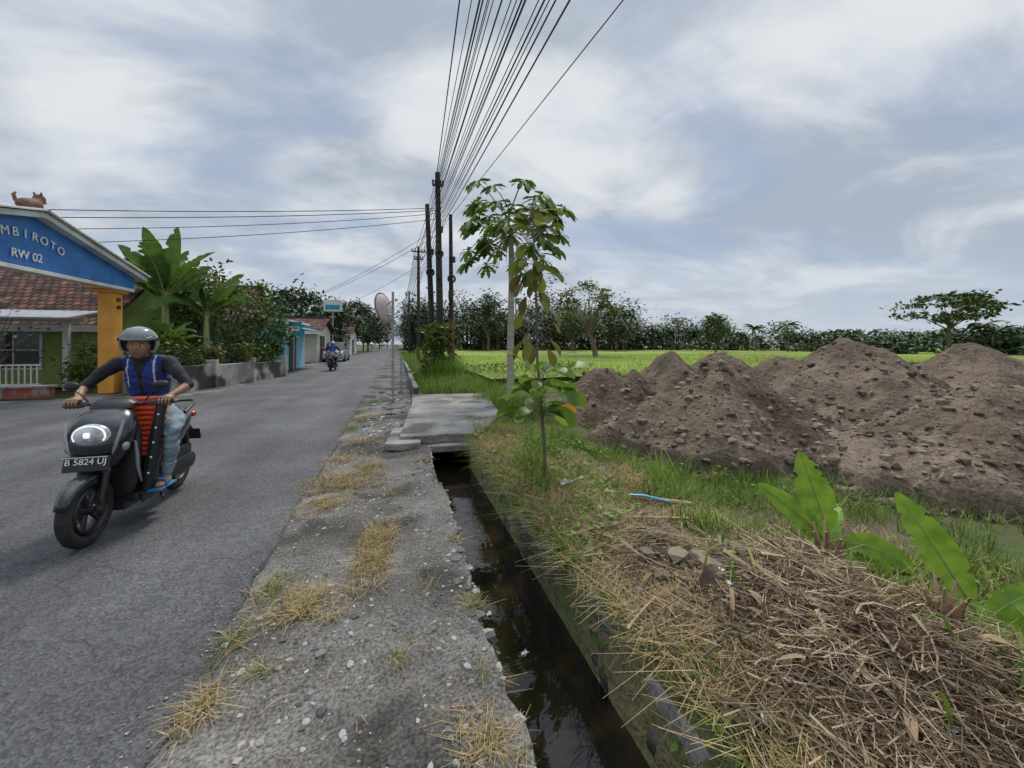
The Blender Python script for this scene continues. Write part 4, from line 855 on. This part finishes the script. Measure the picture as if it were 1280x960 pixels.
mb=MB();mb.rings([ring_x(*q) for q in [(.03,.46,.07,.16),(-.02,.48,.12,.2),(-.18,.53,.145,.2),(-.4,.58,.155,.165),(-.62,.655,.13,.12),(-.78,.72,.085,.075),(-.86,.755,.04,.03)]]);mb.obj('rear_body',M['bodyp'],SC,sub=1)
mb=MB();mb.rings([ring_x(*q) for q in [(.04,.69,.05,.03),(0,.71,.09,.045),(-.15,.735,.125,.05),(-.32,.745,.14,.05),(-.5,.785,.135,.055),(-.68,.805,.10,.045),(-.74,.805,.06,.03)]]);mb.obj('seat',M['black'],SC,sub=1)
mb=MB();mb.tube([(-.5,.14,.8),(-.7,.13,.86),(-.84,.07,.88),(-.86,0,.88),(-.84,-.07,.88),(-.7,-.13,.86),(-.5,-.14,.8)],.014,8);mb.obj('grab_rail',M['black'],SC)
mb=MB();mb.sphere((-.86,0,.73),(.04,.09,.04));mb.obj('tail_lamp',M['redl'],SC)
mb=MB();mb.rings([ring_x(-.88,.56,.05,.02),ring_x(-.7,.68,.07,.02)]);mb.box((-.92,0,.5),(.012,.2,.12),0,(0,.3,0));mb.rings([ring_x(-.05,.27,.08,.08),ring_x(-.3,.28,.09,.1),ring_x(-.5,.29,.08,.09)])
mb.rings([ring_x(-.2,.29,.04,.09,cy=.11),ring_x(-.45,.30,.045,.09,cy=.11),ring_x(-.66,.29,.045,.085,cy=.11),ring_x(-.72,.29,.03,.05,cy=.11)]);mb.box((-.45,.12,.43),(.3,.06,.08))
mb.tube([(-.62,.11,.34),(-.55,.11,.62)],.028,10);mb.tube([(-.2,-.13,.2),(-.4,-.15,.25),(-.8,-.16,.34)],[.025,.06,.055],12);mb.tube([(-.1,.1,.2),(.02,.2,.12)],.012,6);mb.obj('engine_and_exhaust',M['black'],SC)
mb=MB();mb.rings([ring_z(*q) for q in [(.945,.30,.05,.09),(.975,.30,.085,.15),(1.01,.285,.085,.15),(1.04,.27,.06,.11),(1.05,.26,.03,.06)]]);mb.tube([(.28,-.12,.99),(.24,-.2,1.0),(.22,-.36,1.0)],.014,8);mb.tube([(.28,.12,.99),(.24,.2,1.0),(.22,.36,1.0)],.014,8)
for s in(-1,1):
    mb.tube([(.223,s*.235,1.0),(.22,s*.37,1.0)],.019,10);mb.tube([(.26,s*.19,1.0),(.285,s*.24,.995),(.275,s*.35,.99)],.006,6)
    mb.tube([(.26,s*.19,1.02),(.27,s*.24,1.09),(.26,s*.28,1.12)],.006,6)
mb.obj('handlebar',M['black'],SC)
mb=MB()
for s in(-1,1): mb.sphere((.26,s*.30,1.15),(.02,.058,.036),14,10,0,(0,0,s*.15))
mb.obj('mirrors',M['black'],SC)
mb=MB()
for i in range(12): mb.box((.165-.006*i,.12,.56+i*.042),(.15,.27,.026),0,(0,-.12,0))
mb.box((.14,.12,.79),(.12,.22,.48),1,(0,-.12,0));mb.obj('orange_crates',[M['redbox'],M['redl']],SC,smooth=False,bevel=.006)
mb=MB();mb.box((.13,.05,.41),(.17,.27,.27))
mb.tube([(.255,.20,.28),(.25,.235,.55),(.235,.262,.80),(.205,.29,1.04)],[.036,.042,.042,.036],12);mb.obj('black_bag',M['black'],SC,bevel=.0)
mb=MB()
for z,y,x in((.42,.216,.292),(.55,.235,.293),(.67,.249,.288),(.79,.262,.279),(.9,.272,.265)): mb.sphere((x,y+.01,z),(.006,.009,.009),8,6)
mb.obj('bag_labels',M['platew'],SC)
# ------------------------------------------------------------------ rider
RD=empty('motor_scooter_rider',SCL,SCR)
bones=[];mb=MB()
def bone(a,b,r0,r1,mi,flat=1,side=None,n=14):
    mb.capsule(a,b,r0,r1,n,flat,side);bones.append((np.array(a,float),np.array(b,float),(r0+r1)/2,mi))
bone((-.26,0,.86),(-.22,0,1.0),.125,.115,3,1.3,(1,0,0))
bone((-.22,0,1.0),(-.15,0,1.18),.11,.12,0,1.4,(1,0,0))
bone((-.15,0,1.16),(-.11,0,1.29),.115,.10,0,1.55,(1,0,0))
bone((-.12,-.13,1.335),(-.12,.13,1.335),.062,.062,0)
bone((-.10,0,1.34),(-.05,0,1.44),.055,.052,2)
for s in(-1,1):
    el=(.0,s*.39,1.12) if s>0 else (.02,-.37,1.12)
    bone((-.11,s*.185,1.325),(-.04,s*.29,1.22),.066,.056,1)
    bone((-.05,s*.28,1.23),el,.05,.042,1)
    bone(el,(.175,s*.315,1.035),.040,.027,2)
    ky=.235 if s<0 else .33
    kn=(.17,s*ky,.745)
    bone((-.22,s*.10,.84),(-.02,s*(ky-.06),.80),.096,.085,3);bone((-.02,s*(ky-.06),.80),kn,.085,.066,3)
    bone(kn,(.14,s*(ky-.02),.55),.064,.062,3);bone((.14,s*(ky-.02),.55),(.10,s*(ky-.07),.375),.06,.052,3)
    fy=ky-.075
    bone((.10,s*fy,.36),(.095,s*fy,.325),.034,.032,2)
    bone((.08,s*fy,.305),(.235,s*(fy+.02),.295),.032,.028,2,1.3,(0,0,1))
tmp=mb.obj('body_tmp',M['skin']);md=tmp.modifiers.new('r','REMESH');md.mode='VOXEL';md.voxel_size=.011;md.use_smooth_shade=True
md2=tmp.modifiers.new('s','SMOOTH');md2.factor=.6;md2.iterations=8
dg=bpy.context.evaluated_depsgraph_get();me=bpy.data.meshes.new_from_object(tmp.evaluated_get(dg));bpy.data.objects.remove(tmp)
me.name='body';me.materials.clear()
nv_=len(me.vertices);C=np.zeros(nv_*3);me.vertices.foreach_get('co',C);C=C.reshape(-1,3);Nn=np.zeros(nv_*3);me.vertices.foreach_get('normal',Nn);Nn=Nn.reshape(-1,3)
fold=1-2*np.abs(fbm(C[:,1]*9+C[:,0]*6,C[:,2]*17+C[:,0]*5,3,2));amp=.010*(fold-.6);amp=amp*((C[:,2]>.4)&(C[:,2]<1.33)&~((np.abs(C[:,1])>.27)&(C[:,2]>.98)));C=C+Nn*amp[:,None]
me.vertices.foreach_set('co',C.ravel().astype(np.float32));me.update()
for k in('vest','shirt','skin','jeans'): me.materials.append(M[k])
me.materials.append(M['white'])
n=len(me.polygons);C=np.zeros(n*3);me.polygons.foreach_get('center',C);C=C.reshape(-1,3)
D=[]
for a,b,r,mi in bones:
    ab=b-a;t=np.clip(((C-a)@ab)/(ab@ab),0,1);D.append(np.linalg.norm(C-a-t[:,None]*ab,axis=1)/r)
idx=np.argmin(np.array(D),0);mi=np.array([b[3] for b in bones])[idx]
mi=np.where((mi==0)&(np.abs(C[:,1])>.165)&(C[:,2]>1.12),1,mi)
mi=np.where((mi==0)&(C[:,0]>-.12)&(np.abs(C[:,1])<.02+.3*np.clip(C[:,2]-1.22,0,1))&(C[:,2]>1.0),1,mi)
mi=np.where((mi==2)&(C[:,2]>1.0)&(C[:,2]<1.375)&(np.abs(C[:,1])<.2),1,mi)
mi=np.where((mi==0)&(C[:,0]>-.1)&(np.abs(np.abs(C[:,1])-.10)<.006)&(C[:,2]>1.1),4,mi)
me.polygons.foreach_set('material_index',mi.astype(np.int32));me.polygons.foreach_set('use_smooth',[True]*n)
o=bpy.data.objects.new('body',me);COL.objects.link(o);o.parent=RD
mb=MB()
for s in(-1,1):
    fy=s*((.235 if s<0 else .33)-.065)
    mb.box((.165,fy,.268),(.27,.095,.02));mb.tube([(.19,fy-.045,.28),(.2,fy-.03,.333),(.21,fy,.345),(.2,fy+.03,.333),(.19,fy+.045,.28)],.012,6)
mb.obj('sandals',M['sandal'],RD,bevel=.008)
mb=MB()
for s in(-1,1):
    y0=s*.315;mb.capsule((.165,y0,1.035),(.215,y0,1.03),.026,.026,12,1.5,(0,0,1))
    for k,(ln) in enumerate((1.,1.08,1.02,.82)):
        y=y0+s*(-.036+.024*k)*1.0
        mb.tube([(.205,y,1.035),(.235,y,1.036),(.252,y,1.015),(.25,y,.985),(.228,y,.972),(.228-.012*ln,y,.974)],[.0105,.010,.0095,.009,.0085,.005],8)
    mb.tube([(.17,y0-s*.03,1.02),(.19,y0-s*.055,1.0),(.215,y0-s*.06,.98),(.235,y0-s*.05,.975)],[.013,.012,.010,.006],8)
mb.obj('hands',M['skin'],RD)
HC=Vector((-.02,0,1.475));HP=[];mb=MB();rs=[];nv,nu=26,36
for j in range(nv+1):
    ph=min(max(math.pi*j/nv,.03),math.pi-.03);ring=[]
    for i in range(nu):
        a=2*math.pi*i/nu;x=math.sin(ph)*math.cos(a);y=math.sin(ph)*math.sin(a);z=-math.cos(ph)
        px=x*.09;py=y*.074;pz=z*.115
        if z<-.2: k=(-z-.2);py*=1-.35*k;px*=1-.08*k
        if x>0:
            px+=.022*math.exp(-(y/.16)**2-((z+.12)/.13)**2)
            px+=.012*math.exp(-(y/.28)**2-((z+.9)/.2)**2)
            px-=.009*math.exp(-((abs(y)-.38)/.17)**2-((z-.05)/.1)**2)
            px+=.006*math.exp(-((abs(y)-.36)/.25)**2-((z-.24)/.08)**2)
            px+=.007*math.exp(-(y/.28)**2-((z+.48)/.07)**2)
        ring.append(HC+Vector((px,py,pz)))
    rs.append(ring)
mb.rings(rs);HP.append(mb.obj('head',M['skin'],RD))
mb=MB()
for s in(-1,1):
    mb.sphere(HC+Vector((.073,s*.028,.006)),(.009,.015,.008),12,8,0);mb.sphere(HC+Vector((.080,s*.028,.006)),(.004,.006,.006),10,6,1)
    mb.tube([HC+Vector((.083,s*.014,.024)),HC+Vector((.083,s*.03,.029)),HC+Vector((.073,s*.047,.024))],[.003,.0045,.002],6,1)
    mb.sphere(HC+Vector((0,s*.074,-.005)),(.018,.008,.028),10,8,3)
mb.tube([HC+Vector((.083,-.024,-.054)),HC+Vector((.092,0,-.052)),HC+Vector((.083,.024,-.054))],[.003,.007,.003],8,2)
HP.append(mb.obj('face_features',[M['eye'],M['hair'],M['lips'],M['skin']],RD))
mb=MB();nu,nv=40,26;cen=HC+Vector((-.02,0,.03));V=[];F=[]
for j in range(nv+1):
    ph=math.pi*.72*j/nv
    for i in range(nu):
        a=2*math.pi*i/nu;V.append(cen+Vector((.142*math.sin(ph)*math.cos(a),.128*math.sin(ph)*math.sin(a),.135*math.cos(ph))))
for j in range(nv):
    for i in range(nu):
        q=(j*nu+i,j*nu+(i+1)%nu,(j+1)*nu+(i+1)%nu,(j+1)*nu+i);c=sum((V[k] for k in q),Vector())/4-cen
        if c.x>.045 and c.z<.028: continue
        if c.x>-.02 and c.z<-.085: continue
        F.append(q)
mb.add(V,F);HP.append(mb.obj('helmet',M['helmet'],RD,solid=.016))
mb=MB();V=[];F=[];nn=20
for j in range(7):
    el=math.radians(58-j*6.5)
    for i in range(nn+1):
        a=math.radians(-72+144*i/nn);V.append(cen+Vector((.155*math.cos(el)*math.cos(a)-.002,.141*math.cos(el)*math.sin(a),.15*math.sin(el))))
for j in range(6):
    for i in range(nn): q=j*(nn+1)+i;F.append((q,q+1,q+nn+2,q+nn+1))
mb.add(V,F);HP.append(mb.obj('visor',M['visor'],RD,solid=.003))
mb=MB();mb.tube([cen+Vector((.122*math.cos(math.radians(t)) +.012,.128*math.sin(math.radians(t)),.033)) for t in range(-70,71,10)],.007,6)
for s in(-1,1): mb.tube([cen+Vector((.02,s*.105,-.07)),HC+Vector((.03,s*.06,-.105)),HC+Vector((.04,0,-.125))],.007,6);mb.sphere(cen+Vector((.03,s*.131,.03)),(.02,.008,.02),10,6)
HP.append(mb.obj('helmet_trim_and_strap',M['black'],RD))
Rh=Matrix.Rotation(math.radians(16),4,'Z')@Matrix.Rotation(math.radians(4),4,'Y')
for o in HP:
    mm=Matrix.Translation(HC)@Rh@Matrix.Translation(-HC);o.location=mm.to_translation();o.rotation_euler=mm.to_euler()
def dup(src,name,loc,rz):
    e=empty(name,loc,rz)
    for c in list(src.children):
        d=c.copy();COL.objects.link(d);d.parent=e
dup(SC,'motor_scooter.001',(-3.4,24.5,.01),math.radians(86));dup(RD,'motor_scooter_rider.001',(-3.4,24.5,.01),math.radians(86))
dup(SC,'motor_scooter.002',(-4.9,33,.01),math.radians(-80))
e=empty('parked_car',(-5.0,38,0));mb=MB()
def cring(y,z0,z1,w): return [Vector((-w,y,z0)),Vector((w,y,z0)),Vector((w*1.02,y,(z0+z1)/2)),Vector((w*.92,y,z1)),Vector((-w*.92,y,z1)),Vector((-w*1.02,y,(z0+z1)/2))]
mb.rings([cring(*q) for q in [(-2.1,.35,.7,.75),(-2.0,.25,.85,.82),(-1.1,.22,.98,.84),(1.6,.22,1.0,.84),(2.0,.25,.95,.8),(2.1,.4,.8,.75)]],0)
mb.rings([cring(*q) for q in [(-1.15,.95,1.0,.78),(-.5,.95,1.6,.74),(1.4,.95,1.65,.72),(1.95,.95,1.0,.74)]],1)
mb.box((0,.45,1.63),(1.25,1.8,.05),0)
for x in(-.8,.8):
    for y in(-1.35,1.3): mb.tube([(x-.1,y,.32),(x+.1,y,.32)],.32,20,2)
for x in(-.6,.6): mb.box((x,-2.06,.68),(.3,.08,.14),3)
mb.obj('body',[M['carpaint'],M['glass'],M['rubber'],M['lampd']],e,bevel=.04)
# ------------------------------------------------------------------ sky, sun, camera
SUN_EL=58;SUN_AZ=20
w=bpy.data.worlds.new('World');sc.world=w;w.use_nodes=True;nt=w.node_tree;N=nt.nodes;L=nt.links;N.clear()
out=N.new('ShaderNodeOutputWorld');bg=N.new('ShaderNodeBackground');bg.inputs['Strength'].default_value=.115;L.new(bg.outputs[0],out.inputs[0])
sky=N.new('ShaderNodeTexSky');sky.sky_type='NISHITA';sky.sun_disc=False;sky.sun_elevation=math.radians(SUN_EL);sky.sun_rotation=math.radians(SUN_AZ);sky.dust_density=2.;sky.air_density=1.0
tc=N.new('ShaderNodeTexCoord');sx=N.new('ShaderNodeSeparateXYZ');L.new(tc.outputs['Generated'],sx.inputs[0])
def math_(op,a,b=None):
    m=N.new('ShaderNodeMath');m.operation=op
    for i,v in enumerate((a,b)):
        if v is None: continue
        if isinstance(v,(int,float)): m.inputs[i].default_value=v
        else: L.new(v,m.inputs[i])
    return m.outputs[0]
zc=math_('MAXIMUM',sx.outputs[2],0.0);den=math_('ADD',zc,.22)
cx=N.new('ShaderNodeCombineXYZ');L.new(math_('DIVIDE',sx.outputs[0],den),cx.inputs[0]);L.new(math_('DIVIDE',sx.outputs[1],den),cx.inputs[1])
def noise(s,d,seed,dist=.3,rough=.55,str_=(1,1,1)):
    mp=N.new('ShaderNodeMapping');mp.inputs['Location'].default_value=(seed,seed*.7,0);mp.inputs['Scale'].default_value=str_;L.new(cx.outputs[0],mp.inputs[0])
    n=N.new('ShaderNodeTexNoise');n.inputs['Scale'].default_value=s;n.inputs['Detail'].default_value=d;n.inputs['Distortion'].default_value=dist;n.inputs['Roughness'].default_value=rough;L.new(mp.outputs[0],n.inputs['Vector']);return n.outputs[0]
def mrange(v,a,b,c,d,sm=True):
    m=N.new('ShaderNodeMapRange');m.interpolation_type='SMOOTHSTEP' if sm else 'LINEAR'
    m.inputs[1].default_value=a;m.inputs[2].default_value=b;m.inputs[3].default_value=c;m.inputs[4].default_value=d;L.new(v,m.inputs[0]);return m.outputs[0]
def mixc(f,a,b):
    m=N.new('ShaderNodeMix');m.data_type='RGBA'
    for i,v in((0,f),(6,a),(7,b)):
        if isinstance(v,tuple): m.inputs[i].default_value=v
        elif isinstance(v,(int,float)): m.inputs[i].default_value=v
        else: L.new(v,m.inputs[i])
    return m.outputs[2]
c_shade=mixc(mrange(noise(1.25,7,5.3,.55,.55,(1,1.3,1)),.36,.64,0,1),(3.5,4.05,4.85,1),(6.6,6.85,7.15,1))
blue=mixc(.75,sky.outputs[0],(2.7,3.5,4.9,1))
cov=mrange(noise(1.0,7,1.2,.55,.58,(1,1.5,1)),.34,.57,.30,1)
col=mixc(cov,blue,c_shade)
haze=mrange(sx.outputs[2],0,.24,.8,0);col=mixc(haze,col,(4.6,5.2,6.0,1))
br=mrange(sx.outputs[2],.62,1,1,3.0)  # added zenith brightening, mostly above the frame, to raise ambient light
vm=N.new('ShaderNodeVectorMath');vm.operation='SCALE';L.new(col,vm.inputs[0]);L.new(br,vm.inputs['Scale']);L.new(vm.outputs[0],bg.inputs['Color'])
sl=bpy.data.lights.new('sun','SUN');sl.energy=2.6;sl.angle=math.radians(12);sl.color=(1,.95,.87);so=bpy.data.objects.new('sun',sl);COL.objects.link(so)
az=math.radians(SUN_AZ);el=math.radians(SUN_EL);dv=Vector((math.sin(az)*math.cos(el),math.cos(az)*math.cos(el),math.sin(el)));so.rotation_euler=dv.to_track_quat('Z','Y').to_euler();so.location=dv*50
cam=bpy.data.cameras.new('camera');co=bpy.data.objects.new('camera',cam);COL.objects.link(co);cam.sensor_width=36;cam.lens=14.06;cam.clip_end=4000;cam.clip_start=.05;cam.shift_y=-50/1280
co.location=(0,0,1.5);co.rotation_euler=(math.radians(90),0,math.radians(-16.2));sc.camera=co
sc.view_settings.view_transform='Standard';sc.view_settings.look='None';sc.view_settings.exposure=0
